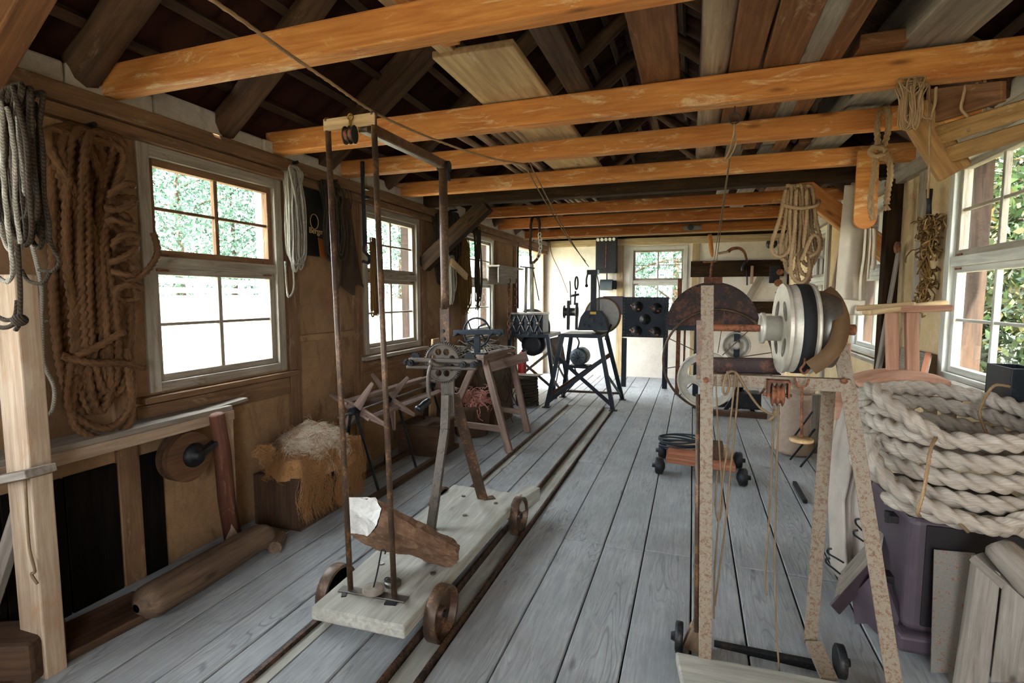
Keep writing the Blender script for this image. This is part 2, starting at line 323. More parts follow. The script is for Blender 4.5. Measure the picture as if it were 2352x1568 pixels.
def rail(parts, lab):
    o = root('track_rail', ((parts[0][1]+parts[0][2])/2, 3, 0), lab, 'rail', 'sledge track rails')
    for nm, x0, x1, z0, z1, mt in parts:
        r = MB(); r.box(x0, x1, YN+.02, 6.98, z0, z1); r.build(nm, M[mt], o)
rail((('iron_edge',-1.612,-1.594,-.05,.012,'rail'),('wheel_strip',-1.592,-1.538,-.05,-.008,'sledge')), 'narrow iron track rail sunk in the floor on the window side')
rail((('iron_edge',-1.112,-1.098,-.05,.022,'rail'),('wheel_strip',-1.092,-.982,-.05,-.012,'sledge'),('iron_edge',-.978,-.965,-.05,.02,'rail')), 'double edged rusty iron track rail in the floor amid the room')
# walls
def wall(name, T, lo, hi, z1, holes, mat):
    m = MB()
    def pc(u0, u1, za, zb):
        if u1-u0 < .01 or zb-za < .01: return
        a = T(u0, -WT, za); b = T(u1, 0, zb); m.box(min(a.x, b.x), max(a.x, b.x), min(a.y, b.y), max(a.y, b.y), za, zb)
    u = lo
    for (a, b, za, zb) in sorted(holes):
        pc(u, a, -.1, z1); pc(a, b, -.1, za); pc(a, b, zb, z1); u = b
    pc(u, hi, -.1, z1); return struct(m.build(name, mat))
TL = lambda u, d, z: V((XL+d, u, z)); TR = lambda u, d, z: V((XR-d, u, z)); TF = lambda u, d, z: V((u, YF-d, z)); TN = lambda u, d, z: V((u, YN+d, z))
HL = [(-.1,.9,.98,2.3),(1.98,2.98,.98,2.3),(3.93,4.93,.98,2.3),(6.1,7.1,.98,2.32),(8.12,9.75,0,2.36)]
HR = [(2.98,4.02,.98,2.36),(4.96,5.98,.98,2.33),(7.2,8.2,.98,2.33)]
NO = (.0,1.1,.95,2.15); NW = (-2.5,-1.75,1.25,2.2)
HF = [(-1.13,-.12,.95,2.4)]
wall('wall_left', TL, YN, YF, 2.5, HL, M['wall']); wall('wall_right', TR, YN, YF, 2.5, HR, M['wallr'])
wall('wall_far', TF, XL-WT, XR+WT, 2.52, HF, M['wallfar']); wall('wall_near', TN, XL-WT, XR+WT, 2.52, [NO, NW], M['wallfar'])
for n, y0, y1 in (('wall_far_gable', YF, YF+.12), ('wall_near_gable', YN-.12, YN)):
    g = MB(); zt = roofz(RX)
    vs = [(XL-.2,y,2.45) for y in (y0,)]; A = [(XL-.2,2.44),(XR+.2,2.44),(XR+.2,2.56),(RX,zt+.12),(XL-.2,2.56)]
    g.add([(a,y0,b) for a,b in A]+[(a,y1,b) for a,b in A], [(0,1,2,3,4),(9,8,7,6,5)]+[(i,i+5,(i+1)%5+5,(i+1)%5) for i in range(5)], [(a,b,0) for a,b in A]*2); struct(g.build(n, M['lath']))
# roof of clay pantiles on laths
def slope(x0, x1, t, s, off=.10): # t 0 eave .. 1 ridge
    return V((x0+(x1-x0)*t, 0, 0))
roof = root('ceiling', (RX, 4, 2.5), 'steep tiled roof on laths and log rafters above the beams', 'ceiling'); del roof['label']; del roof['category']; roof['kind'] = 'structure'
for side in (-1, 1):
    xe = XL-.24 if side < 0 else XR+.24; zr = roofz(RX); ze = zr-RSL*abs(xe-RX); n = V((side*RSL, 0, 1)).normalized()
    m = MB(); vs = []; rows = 11; NY = 420; y0, y1 = YN-.3, YF+.3
    for r in range(rows):
        for e in (0, 1):
            t = (r+e*1.04)/rows
            for j in range(NY+1):
                y = y0+(y1-y0)*j/NY; ph = (y*5) % 1
                hgt = .10+.03*(math.sin(ph*2*pi) if ph < .5 else .35*math.sin(ph*2*pi))+(.018 if e == 0 else -.012)+.006*math.sin(r*7+int(y*5)*3.3)
                vs.append(V((xe+(RX-xe)*t, y, ze+(zr-ze)*t))+n*hgt)
    fs = []
    hp0 = min((P(490,68,x=XL+k*.002) for k in range(1,1000)), key=lambda q: abs(q.z-.12-roofz(q.x))); hr_r = int((hp0.x-xe)/(RX-xe)*rows)*2; hr_j = int((hp0.y-y0)/(y1-y0)*NY)
    for r in range(rows*2-1):
        for j in range(NY):
            if side < 0 and r == hr_r and j == hr_j:
                a_, b_ = r*(NY+1)+j, (r+1)*(NY+1)+j; n0 = len(vs); vs += [vs[a_].lerp(vs[b_],.3), vs[a_+1].lerp(vs[b_+1],.3)]; fs.append((n0, n0+1, b_+1, b_)); continue
            fs.append((r*(NY+1)+j, r*(NY+1)+j+1, (r+1)*(NY+1)+j+1, (r+1)*(NY+1)+j))
    m.add(vs, fs, [(v.x, v.y, v.z) for v in vs], True); m.build('roof_tiles', M['tile'], roof)
    for r in range(1, rows):
        t = r/rows; p = V((xe+(RX-xe)*t, 0, ze+(zr-ze)*t))+n*.045; q = MB()
        q.bar(p+V((0,YN,0)), p+V((0,YF,0)), .05, .035, n); q.build('roof_lath', M['lath'], roof)
rg = ['nearest the camera','second from the camera','third from the camera','fourth from the camera','fifth from the camera','sixth from the camera','seventh from the camera','eighth from the camera','ninth from the camera','at the far end']
for side in (-1, 1):
    for i, y in enumerate((.82,1.72,2.5,3.42,4.3,5.2,6.1,7.0,7.9,8.9)):
        xe = XL-.02 if side < 0 else XR+.02; a = V((xe, y, RZ0-.03)); b = V((RX-side*-.0, y, roofz(RX)-.08)); m = MB()
        L = [a+(b-a)*t+V((0, .02*math.sin(5*t+i), .012*math.sin(9*t+i*2))) for t in [k/10 for k in range(11)]]
        if i == 3: m.bar(a+V((0,0,.02)), b, .17, .15)
        else: m.tube(L, [.085-.02*k/10+random.uniform(-.004,.004) for k in range(11)], 10)
        o = m.build('rafter', M['rafter'], warp=.006)
        tag(o, f"dark {'squared' if i == 3 else 'round log'} rafter under the {'window-side left' if side < 0 else 'right'} roof slope, {rg[i]}", 'rafter', 'rafters of the left slope' if side < 0 else 'rafters of the right slope')
q = MB(); q.bar((RX,YN,roofz(RX)-.1), (RX,YF,roofz(RX)-.1), .1, .14); o = q.build('ridge_beam', M['rafter']); tag(o, 'long dark ridge beam along the top of the roof', 'beam')
q = MB(); q.bar((RX,YN-.3,roofz(RX)+.09),(RX,YF+.3,roofz(RX)+.09),.3,.16); struct(q.build('trim_8', M['tile']))
# wall plates and plaster ledge
def trim(n, m, mat, bev=.004, warp=0): return struct(m.build('trim_%d' % n, mat, bevel=bev, warp=warp))
t = MB(); t.bar((XL+.03,YN,2.405), (XL+.03,YF,2.405), .1, .085); t.bar((XL+.02,YN,2.327), (XL+.02,YF,2.327), .075, .06); trim(1, t, M['timber'], .006, .004)
t = MB(); t.bar((XR-.02,YN,2.41), (XR-.02,YF,2.41), .08, .1); trim(2, t, M['whiteworn'], .006, .004)
def ragged(x0, x1, seed):
    m = MB(); rnd = random.Random(seed); y = YN; segs = []
    while y < YF:
        d = rnd.uniform(.12, .5); top = rnd.choice((.10,.12,.14,.085)); segs.append((y, min(y+d, YF), top)); y += d
    for a, b, t in segs: m.box(x0+rnd.uniform(-.006,.006), x1, a+.004, b-.002, 2.447, 2.447+t)
    return m
trim(3, ragged(XL+.06, XL-.1, 3), M['ledge'], .012, .008); trim(4, ragged(XR-.05, XR+.1, 5), M['ledge'], .012, .008)
t = MB(); t.box(XL, XR, YF-.07, YF+.02, 2.43, 2.55); trim(5, t, M['timberpale'], .005)
n = 10
for u in (1.84, 3.06, 3.83, 5.02, 6.02, 7.2, 8.03):   # studs of the left wall
    t = MB(); t.box(XL-.02, XL+.022, u-.055, u+.055, 0, 2.3); n += 1; trim(n, t, M['timber'], .004, .004)
for a, b in ((1.9,3.0),(3.9,4.98),(6.05,7.15)):
    t = MB(); t.box(XL-.02, XL+.018, a, b, .8, .92); n += 1; trim(n, t, M['timber'], .004, .004)
t = MB(); t.box(XL-.02, XL+.016, 3.11, 3.79, 1.16, 1.215); n += 1; trim(n, t, M['wall'], .01, .008)
for u in (-1.3, .02): 
    if u < 1.5 and u > -1.35:
        t = MB(); t.box(u-.06, u+.06, YF-.025, YF+.02, .0, 2.45); n += 1; trim(n, t, M['timberpale'], .004)
for u, w in ((4.42,.1),(6.2,.12),(2.86,.1),(7.1,.1)):
    t = MB(); t.box(XR-.03, XR+.02, u-w/2, u+w/2, 0, 2.4); n += 1; trim(n, t, M['whiteworn'], .004)
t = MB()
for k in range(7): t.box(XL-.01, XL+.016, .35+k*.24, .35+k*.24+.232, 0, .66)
trim(32, t, M['tarred'], .003)  # very dark boards over the low left wall, up to bench height
# windows
def window(k, T, a, b, z0, z1, zm, mf, ms, dk=True):
    c = T((a+b)/2, 0, z0); w = bpy.data.objects.new('window_%d' % k, None); COL.objects.link(w); w.location = c; w['kind'] = 'structure'
    def bx(m, u0, u1, d0, d1, za, zb):
        p = T(u0, d0, za); q = T(u1, d1, zb); m.box(min(p.x,q.x), max(p.x,q.x), min(p.y,q.y), max(p.y,q.y), za, zb)
    m = MB(); fw = .065
    for (u0,u1,za,zb) in ((a,a+fw,z0,z1),(b-fw,b,z0,z1),(a+fw,b-fw,z0,z0+fw*.8),(a+fw,b-fw,z1-fw,z1)): bx(m, u0, u1, -.07, .018, za, zb)
    bx(m, a+fw, b-fw, -.065, .01, zm-.03, zm+.03); m.build('window_frame', mf, w, bevel=.004)
    for nm, za, zb, mt in (('lower_sash', z0+fw*.8, zm-.03, mf), ('upper_sash', zm+.03, z1-fw, ms)):
        m = MB(); s = .038; u0, u1 = a+fw, b-fw
        for q in ((u0,u0+s,za,zb),(u1-s,u1,za,zb),(u0+s,u1-s,za,za+s),(u0+s,u1-s,zb-s,zb)): bx(m, q[0], q[1], -.06, -.012, q[2], q[3])
        um = (u0+u1)/2; zz = (za+zb)/2; bx(m, um-.013, um+.013, -.05, -.02, za+s, zb-s); bx(m, u0+s, u1-s, -.045, -.025, zz-.009, zz+.009)
        so = m.build(nm, mt, w, bevel=.003)
        g = MB(); bx(g, u0+s*.5, u1-s*.5, -.037, -.033, za+s*.5, zb-s*.5); g.build('window_pane', M['glass'], so)
        hb = MB()
        for uu in (u0+.06, u1-.06): bx(hb, uu-.035, uu+.035, -.012, -.004, zb-.02 if nm == 'lower_sash' else za+.004, zb-.008 if nm == 'lower_sash' else za+.016)
        hb.build('hinge', M['rust'], so)
    m = MB(); bx(m, a-.07, b+.07, -.12, .075, z0-.045, z0-.012); m.build('window_sill', ms, w, bevel=.004)
    m = MB(); bx(m, a, a+.03, -WT-.01, -.071, z0, z1); bx(m, b-.03, b, -WT-.01, -.071, z0, z1); bx(m, a+.03, b-.03, -WT-.01, -.071, z1-.03, z1); m.build('outer_lining', M['shutter'] if dk else mf, w)
    return w
k = 0
for h in HL[:4]: k += 1; window(k, TL, h[0], h[1], h[2], h[3], 1.685, M['whiteworn'] if k < 4 else M['white'], M['timber'] if k < 3 else M['whiteworn'], k > 2)
for h in HR: k += 1; window(k, TR, h[0], h[1], h[2], h[3], 1.71, M['white'], M['whiteworn'])
window(8, TF, *HF[0], 1.76, M['white'], M['whiteworn'])
# the open side door at the far end: frame and swung-out leaf
d1 = bpy.data.objects.new('door_1', None); COL.objects.link(d1); d1.location = (XL, 8.12, 0); d1['kind'] = 'structure'
m = MB(); m.box(XL-.14, XL+.02, 8.10, 8.17, 0, 2.36); m.box(XL-.14, XL+.02, 9.7, 9.77, 0, 2.36); m.box(XL-.14, XL+.02, 8.17, 9.7, 2.3, 2.36); m.build('door_frame', M['timberpale'], d1, bevel=.004)
m = MB()
for i in range(6): m.box(XL-.24-.27*i-.255, XL-.24-.27*i, 9.8, 9.84, .03, 2.28)
m.build('door_leaf', M['white'], d1, bevel=.004)
# ------------------------------------------------------------------ outside
m = MB(); m.grid(lambda u, v: V((-2.95-u*60, -30+v*130, -.25+1.45*min(u*60/14,1)**1.0*(1 if u*60 < 14 else 1)+.02*u*60)), 40, 20); struct(m.build('ground_1', M['grass']))
m = MB(); m.grid(lambda u, v: V((1.7+u*40, -30+v*130, -.25)), 10, 10); m.grid(lambda u, v: V((-2.95+u*4.65, -30+v*28.2, -.25)), 4, 10); m.grid(lambda u, v: V((-2.95+u*4.65, 10.1+v*90, -.25+.0*v)), 4, 10); struct(m.build('ground_2', M['grass']))
def leaves(cn, rad, n, size, seed, flat=.0):
    rnd = np.random.default_rng(seed); d = rnd.normal(size=(n,3)); d /= np.linalg.norm(d, axis=1)[:,None]
    r = rnd.uniform(.35, 1, size=(n,1))**.5; lump = 1+.22*np.sin(d[:,0:1]*7+seed)+.2*np.sin(d[:,1:2]*9+seed*2)*np.cos(d[:,2:3]*6)
    c = np.array(cn)+d*r*lump*np.array(rad)
    a = rnd.normal(size=(n,3)); a /= np.linalg.norm(a, axis=1)[:,None]; b = np.cross(a, rnd.normal(size=(n,3))); b /= np.linalg.norm(b, axis=1)[:,None]
    s = size*rnd.uniform(.6, 1.3, size=(n,1)); vs = np.stack([c-a*s, c+b*s*.45, c+a*s, c-b*s*.45], axis=1).reshape(-1,3)
    gs = np.repeat(rnd.uniform(0,1,size=(n,1)), 4, axis=0); gs = np.concatenate([gs, gs*0, gs*0], axis=1)
    m = MB(); m.v = [tuple(v) for v in vs]; m.g = [tuple(v) for v in gs]; m.f = [(4*i,4*i+1,4*i+2,4*i+3) for i in range(n)]; m.sm = [False]*n; return m
def tree(name, x, y, z, h, rad, n, size, mat, label, group, seed, crowns=3):
    t = root(name, (x, y, z), label, 'tree', group); rnd = random.Random(seed)
    m = MB(); m.tube(spl([(x,y,z-.3),(x+.1,y,z+h*.35),(x-.05,y+.1,z+h*.7),(x,y,z+h*.95)],4), [.16*h/6*(1-.07*k) for k in range(13)], 8)
    for k in range(7):
        a = rnd.uniform(0, 6.3); zz = z+h*rnd.uniform(.2, .8); m.tube(spl([(x,y,zz),(x+math.cos(a)*rad*.5,y+math.sin(a)*rad*.5,zz+rad*.25),(x+math.cos(a)*rad*.95,y+math.sin(a)*rad*.95,zz+rad*.3)],3), [.05*h/6,.042*h/6,.035*h/6,.028*h/6,.02*h/6,.012*h/6,.006], 5)
    m.build('trunk', M['bark'], t)
    al = MB()
    for k in range(crowns):
        zz = z+h*(.28+.6*k/max(crowns-1,1)); q = leaves((x+rnd.uniform(-.3,.3)*rad, y+rnd.uniform(-.3,.3)*rad, zz), (rad*(1-.15*k),)*2+(h*.33,), n//crowns, size, seed*7+k); al.add(q.v, q.f, q.g)
    al.build('crown', mat, t)
LT = [(-19,12.5,6.2,2.6),(-20,16,7,2.8),(-21,19.6,6,2.6),(-18.5,23,7,2.7),(-16,26.5,7,2.6),(-15.5,30.5,7,2.8),(-12.5,25.2,6.5,2.2),(-14,35.5,7.5,2.9),(-11,31,6.5,2.4),(-12.5,40,8,3)]
on = ['first','second','third','fourth','fifth','sixth','seventh','eighth','ninth','tenth','eleventh','twelfth','thirteenth']
for i, (x, y, h, r) in enumerate(LT):
    gz = -.25+1.45*min((-x-2.95)/14,1)+.02*(-x-2.95)
    tree('tree', x, y, gz, h, r, 8000, .10, M['leafl'], f'pale sunlit tree beyond the left meadow, {on[i]} in its row from the camera', 'trees beyond the meadow', 20+i)
for i, (x, y, h, r) in enumerate([(-2.4,19,6,2.2),(.6,18.2,5.5,2.1),(-.8,23,7,2.6)]):
    tree('tree', x, y, -.25, h, r, 7000, .085, M['leafl'], ['leafy tree outside the far window, at its left','leafy tree outside the far window, at its right','leafy tree farthest behind the far window'][i], 'trees behind the far window', 50+i)
for i, (x, y, h, r) in enumerate([(3.6,5.2,3.9,1.25),(4.0,7.2,4.4,1.5),(4.6,9.6,5,1.7),(5.2,12.2,5.5,1.9),(6.4,6.2,5.5,2),(7.4,10,6.5,2.4),(8.5,15,7,2.6),(4.2,2.6,4.6,1.4),(4.6,15,5.5,1.8),(7,2.5,6.5,2.2),(2.9,8.8,3.6,1.0),(3.0,11.5,4,1.15),(3.0,14.5,4.4,1.2)]):
    tree('bush', x, y, -.25, h, r, 14000, .05 if x < 6 else .075, M['leafr'], f"dense green bush with yellowing leaves, {on[i]} of the thicket outside the right windows", 'thicket outside the right windows', 80+i)
fr = root('rail_fence', (-13.5, 14, .9), 'pale wooden rail fence crossing the meadow outside the nearest left window', 'fence')
fz = lambda x: -.25+1.45*min((-x-2.95)/14,1)+.02*(-x-2.95)
for zz in (.22,.5,.78):
    m = MB(); m.bar((-14.5,9.5,fz(-14.5)+zz), (-14.5,18.2,fz(-14.5)+zz), .06, .16); m.build('rail', M['fence'], fr)
for y in (9.6,12.2,14.9,17.9):
    m = MB(); m.bar((-14.42,y,fz(-14.5)-.2), (-14.42,y,fz(-14.5)+.95), .12, .12); m.build('post', M['fence'], fr)
# ------------------------------------------------------------------ camera and daylight
cam = bpy.data.cameras.new('camera'); co = bpy.data.objects.new('camera', cam); COL.objects.link(co); cam.sensor_width = 36; cam.lens = 36*F/2352; cam.clip_end = 300; cam.clip_start = .05
co.location = (0,0,CH); co.rotation_euler = Matrix((RT, UP, -FW)).transposed().to_euler(); S.camera = co
w = bpy.data.worlds.new('sky'); S.world = w; w.use_nodes = True; bg = w.node_tree.nodes['Background']; bg.inputs[0].default_value = (.84,.91,1,1); bg.inputs[1].default_value = 1.0
sun = bpy.data.lights.new('sun', 'SUN'); sun.energy = 2.6; sun.angle = .02; sun.color = (1,.93,.82); so = bpy.data.objects.new('sun', sun); COL.objects.link(so)
so.rotation_euler = V((-.16,.5,-.85)).to_track_quat('-Z','Y').to_euler()
def portal(T, a, b, z0, z1):
    l = bpy.data.lights.new('daylight_portal', 'AREA'); l.shape = 'RECTANGLE'; l.cycles.is_portal = True
    p = T((a+b)/2, -.19, (z0+z1)/2); q = T((a+b)/2, 1, (z0+z1)/2)-p; q.z = 0
    o = bpy.data.objects.new('daylight_portal', l); COL.objects.link(o); o.location = p; o.rotation_euler = q.to_track_quat('-Z','Y').to_euler(); l.size = b-a; l.size_y = z1-z0
for h in HL: portal(TL, *h)
for h in HR: portal(TR, *h)
portal(TF, *HF[0]); portal(TN, *NO); portal(TN, *NW)
vs = S.view_settings; vs.view_transform = 'Standard'; vs.look = 'None'; vs.gamma = 1; vs.use_curve_mapping = False; vs.exposure = 4.8
S.display_settings.display_device = 'sRGB'
c = S.cycles; c.use_denoising = True; c.use_adaptive_sampling = True; c.adaptive_threshold = .035; c.adaptive_min_samples = 16; c.max_bounces = 8; c.diffuse_bounces = 4; c.glossy_bounces = 3; c.transparent_max_bounces = 12; c.transmission_bounces = 4; c.sample_clamp_indirect = 6; c.caustics_reflective = False; c.caustics_refractive = False
# ------------------------------------------------------------------ tie beams, braces and what lies up in the roof
def timber(name, a, b, w, h, mat, label, cat, group=None, up=(0,0,1), bev=.008, warp=.004, w2=None, h2=None):
    m = MB(); m.bar(a, b, w, h, up, w2, h2); return tag(m.build(name, mat, bevel=bev, warp=warp), label, cat, group)
def longbeam(y0, y1, z0, z1, mat, label, x0=XL+.0, x1=XR-.02):
    m = MB(); n = 14
    for i in range(1): m.box(x0, x1, y0, y1, z0, z1)
    o = m.build('tie_beam', mat, bevel=.009)
    return tag(o, label, 'beam', 'tie beams across the room')
bl = [(1.80,1.885,2.455,2.59,'beam','orange pine tie beam nearest the camera, crossing the top of the photo'),
 (2.875,2.97,2.455,2.595,'beam','orange pine tie beam just above the tall pole frame of the sledge'),
 (3.60,3.70,2.46,2.575,'beam','orange tie beam with the rope noose looped over its right end'),
 (4.50,4.59,2.46,2.585,'beam','orange tie beam directly in front of the dark girder'),
 (6.06,6.15,2.46,2.58,'beamred','reddish tie beam directly behind the dark girder'),
 (7.15,7.24,2.46,2.60,'beamred','reddish tie beam, second behind the dark girder'),
 (8.42,8.52,2.46,2.59,'beamred','reddish tie beam with a small steel fitting, nearest the far wall')]
for b in bl: longbeam(b[0], b[1], b[2], b[3], M[b[4]], b[5])
m = MB(); m.box(XL, XR-.02, 4.93, 5.05, 2.43, 2.55); tag(m.build('girder', M['dark'], bevel=.008), 'charred dark girder carried by the two diagonal braces', 'beam')
ft = root('steel_fitting', P(1590,523,y=8.41), 'small steel socket fitting on the tie beam nearest the far wall', 'fitting')
p = V(ft.location); m = MB(); m.box(p.x-.13, p.x+.13, 8.405, 8.418, p.z-.035, p.z+.035); m.build('backplate', M['steel'], ft, bevel=.004)
m = MB(); m.cyl((p.x-.02,8.41,p.z), (p.x-.02,8.34,p.z), .045, 16); m.build('socket', M['black'], ft)
# braces
a = P(978,605,x=-2.66); b = V((P(1118,458,y=4.99).x, 4.99, 2.42)); a = V((XL+.02, 4.99, a.z-.02))
timber('brace', a, b, .12, .15, M['dark'], 'dark diagonal brace from the left wall up to the girder', 'brace')
a = V((P(1832,418,y=4.99).x, 4.99, 2.43)); b = V((XR-.0, 4.99, P(2030,592,y=4.99).z))
timber('brace', a, b, .11, .15, M['beam'], 'orange diagonal brace from the girder down to the right wall', 'brace')
a = P(2065,20,y=.9); m = MB()
cb0 = P(-60,150,y=1.25)+V((0,0,-.05)); cb1 = P(70,-40,y=1.25)
timber('corner_board', cb0+(cb0-cb1)*max(0,(cb0.x-XL)/(cb1.x-cb0.x)), cb1+(cb1-cb0)*2.2, .1, .14, M['board'], 'reddish slanting timber in the top left corner of the photo', 'board')
# boards lying on the beams; given by pixel columns on the near beam, lying along the room at height z
def lying(name, pl, pr, py, z, y0, y1, th, mat, label, cat='board', group='boards stored on the tie beams', dx=0, rnd=False):
    a = P(pl, py, z=z); b = P(pr, py, z=z); xm = (a.x+b.x)/2; w = abs(b.x-a.x); m = MB()
    if rnd:
        m.tube([V((xm+dx*t+.01*math.sin(4*t), y0+(y1-y0)*t, z+w/2)) for t in [k/8 for k in range(9)]], w/2, 14)
    else: m.bar((xm, y0, z+th/2), (xm+dx, y1, z+th/2), w, th)
    return tag(m.build(name, mat, bevel=.006 if not rnd else 0, warp=.005), label, cat, group)
zb = 2.60
lying('plank', 1093, 1267, 228, zb, 2.28, 5.6, .035, M['boardpale'], 'wide pale plank on the beams, its worn near end overhanging above the sledge')
lying('plank', 1297, 1354, 205, zb, 1.2, 3.3, .05, M['lath'], 'narrow dark brown stick with white drips lying over the second beam')
lying('plank', 1470, 1562, 180, zb, .6, 3.2, .04, M['board'], 'wide reddish brown plank lying left of the round log on the beams')
lying('log', 1602, 1676, 172, zb, .4, 4.75, .1, M['wood'], 'grey round log lying along the beams between brown planks', 'log', None, rnd=True)
lying('plank', 1674, 1742, 162, zb, .5, 4.2, .04, M['board'], 'brown knotty plank right beside the grey round log on the beams')
lying('plank', 1738, 1788, 150, zb, .5, 4.4, .035, M['board'], 'second brown plank right of the grey round log', dx=.05)
lying('plank', 1790, 1836, 145, zb, .5, 3.9, .045, M['board'], 'narrow brown plank left of the pale grey one on the beams')
lying('plank', 1838, 1884, 140, zb, .4, 4.3, .04, M['boardgrey'], 'pale grey plank among the brown ones on the beams')
lying('plank', 1886, 1934, 133, zb, .4, 4.5, .05, M['board'], 'brown plank right of the pale grey one, rightmost of the close row')
lying('plank', 905, 960, 12, 2.6, 1.4, 2.2, .05, M['beam'], 'short orange plank end resting on the first beam at the top', dx=.02)
lying('plank', 1000, 1040, 128, 2.62, 1.75, 2.95, .03, M['boardpale'], 'short narrow pale board beside the wide pale plank on the beams', dx=.06)
lying('timber_block', 1962, 2060, 128, 2.6, 2.80, 2.97, .06, M['board'], 'short brown timber block resting on the second beam', 'block', None)
lying('timber_baulk', 2085, 2225, 104, 2.61, 2.3, 4.2, .2, M['boardgrey'], 'thick weathered grey baulk with a splintered end over the second beam', 'timber', None, dx=-.1)
lying('plank', 1925, 2010, 275, 2.62, 3.3, 5.9, .03, M['boardgrey'], 'dark grey plank on the beams behind the round log end', dx=-.1)
lying('plank', 1680, 1725, 290, 2.62, 4.3, 7.0, .03, M['boardgrey'], 'grey plank lying over the far beams behind the round log', dx=.0)
lying('plank', 1770, 1830, 290, 2.62, 4.45, 7.3, .03, M['boardgrey'], 'broad grey plank over the far beams right of the others', dx=-.05)
lying('plank', 1860, 1935, 290, 2.64, 4.5, 7.0, .03, M['board'], 'broad brown plank over the far beams near the right wall')
# bundle of crooked sticks
rnd = random.Random(4); k = 0
names = ['leftmost','second from left','third from left','fourth from left','fifth from left','sixth from left','rightmost']
for i, px in enumerate((1040, 1072, 1100, 1124, 1150, 1176, 1196)):
    a = P(px, 312, z=2.6); m = MB(); x = a.x
    L = [V((x+.05*t+.02*math.sin(3*t+i), 3.2+t*3.3, 2.62+.015*math.sin(5*t+2*i)+.02*(i % 2))) for t in [q/9 for q in range(10)]]
    m.tube(L, [.022-.001*q+.003*math.sin(q*2+i) for q in range(10)], 8)
    tag(m.build('stick', M['wood']), f'crooked grey stick lying on the beams, {names[i]} of the bundle', 'stick', 'sticks bundled on the beams')
# thin rail under the beams at the far end
m = MB(); m.bar((P(1170,515,y=8.3).x, 8.3, 2.43), (P(1815,490,y=8.3).x, 8.3, 2.44), .03, .02); tag(m.build('batten', M['boardpale']), 'thin pale batten hung under the far tie beams', 'batten')
# open wooden chute box under the roof at the right
ch = root('roof_chute', P(2200,330,y=2.7), 'old timber trough box with cord loops under the right roof slope', 'trough')
A = P(2140,330,y=3.3); def_y0, def_y1 = 2.35, 3.45
def q(px, py, y): return P(px, py, y=y)
m = MB(); a0 = q(2120,300,3.05); a1 = q(2400,215,2.45); b0 = q(2178,408,3.05); b1 = q(2420,330,2.45)
def slab(m, p0, p1, p2, p3, th):
    n = (p1-p0).cross(p3-p0).normalized()*th; m.hexa([p0,p1,p2,p3,p0+n,p1+n,p2+n,p3+n])
mid0 = a0.lerp(b0,.36); mid1 = a1.lerp(b1,.36); mid2 = a0.lerp(b0,.44); mid3 = a1.lerp(b1,.44)
slab(m, a0, a1, mid1, mid0, .025); m.build('upper_board', M['chute'], ch, bevel=.004, warp=.006)
m = MB(); slab(m, mid2, mid3, b1.lerp(a1,.25), b0.lerp(a0,.25), .025); m.build('lower_board', M['chute'], ch, bevel=.004, warp=.006)
m = MB(); c0 = q(2128,205,3.05); c1 = q(2300,185,2.6); slab(m, c0, c1, a1.lerp(a0,.3)+V((0,0,.02)), a0+V((0,0,.02)), .02); m.build('side_board', M['board'], ch, bevel=.004)
m = MB(); m.bar(q(2096,245,3.0), q(2196,398,3.0), .055, .13, up=(1,0,.6)); m.build('end_beam', M['chute'], ch, bevel=.01, warp=.01)
# ------------------------------------------------------------------ ropes and gear on the left wall
def loops(T, uc, w, z1, z0, n, r, seed, lob=0, top=.25, sides=7, dd=.03, step=None, d0=.03, skew=0):
    rnd = random.Random(seed); m = MB()
    for i in range(n):
        c = uc+rnd.uniform(-.5,.5)*w*.45; hw = w*rnd.uniform(.12,.30); zb = z0+(z1-z0)*abs(rnd.gauss(0,.13)); zt = z1-rnd.uniform(0,.05); d = d0+rnd.uniform(0, dd)
        ct = uc+skew+rnd.uniform(-.5,.5)*w*top; ht = w*top*.5; h = zt-zb; J = lambda: rnd.uniform(-.25,.25)*w*.2
        pts = [(ct-ht,d,zt-.05*h),(c-hw*.8+J(),d+.01,zt-.35*h),(c-hw+J(),d+.015,zt-.7*h),(c-hw*.8,d+.01,zb+.08*h),(c+J()*.4,d+.005,zb),(c+hw*.8,d+.012,zb+.08*h),(c+hw+J(),d+.02,zt-.68*h),(c+hw*.8+J(),d+.012,zt-.35*h),(ct+ht,d,zt-.05*h),(ct,d-.012,zt)]
        L = spl([T(*q) for q in pts], 7, True)
        if step: L = even(L, step)[:-1]
        m.tube(L, r, sides, True, lobes=lob, pitch=r*5.5, amp=.22)
    return m
TY = lambda yy: (lambda u, d, z: V((u, yy-d, z)))
def peg(T, u, z, par, L=.12):
    m = MB(); m.cyl(T(u, -.01, z), T(u, L, z+.01), .012, 8); return m.build('peg', M['iron'], par)
# heavy brown coil left of the first window
hk = root('rope_coil', TL(1.72,.05,.85), 'big hank of thick brown rope hanging left of the first window', 'rope coil')
loops(TL, 1.70, .34, 2.27, .93, 12, .021, 11, 3, .5, 18, .08, .011, .04).build('rope_loops', M['ropebrown'], hk)
m = MB()
for cz, w, dz in ((1.0,.15,.12),(.93,.13,.10)): m.tube(even(spl([TL(1.63-w*.6,.14,cz+.22),TL(1.62-w*.7,.15,cz),TL(1.66,.16,cz-dz),TL(1.74+w*.3,.15,cz-.02),TL(1.74+w*.3,.14,cz+.25)],10),.011), .020, 18, lobes=3, pitch=.1)
m.tube(even(spl([TL(1.50,.15,1.24),TL(1.60,.17,1.20),TL(1.74,.17,1.18),TL(1.86,.15,1.14)],8),.011), .019, 18, lobes=3, pitch=.1)
m.tube(even(spl([TL(1.52,.15,1.22),TL(1.64,.17,1.27),TL(1.75,.17,1.33)],8),.011), .019, 18, lobes=3, pitch=.1); m.build('binding_turns', M['ropebrown'], hk)
m = MB()
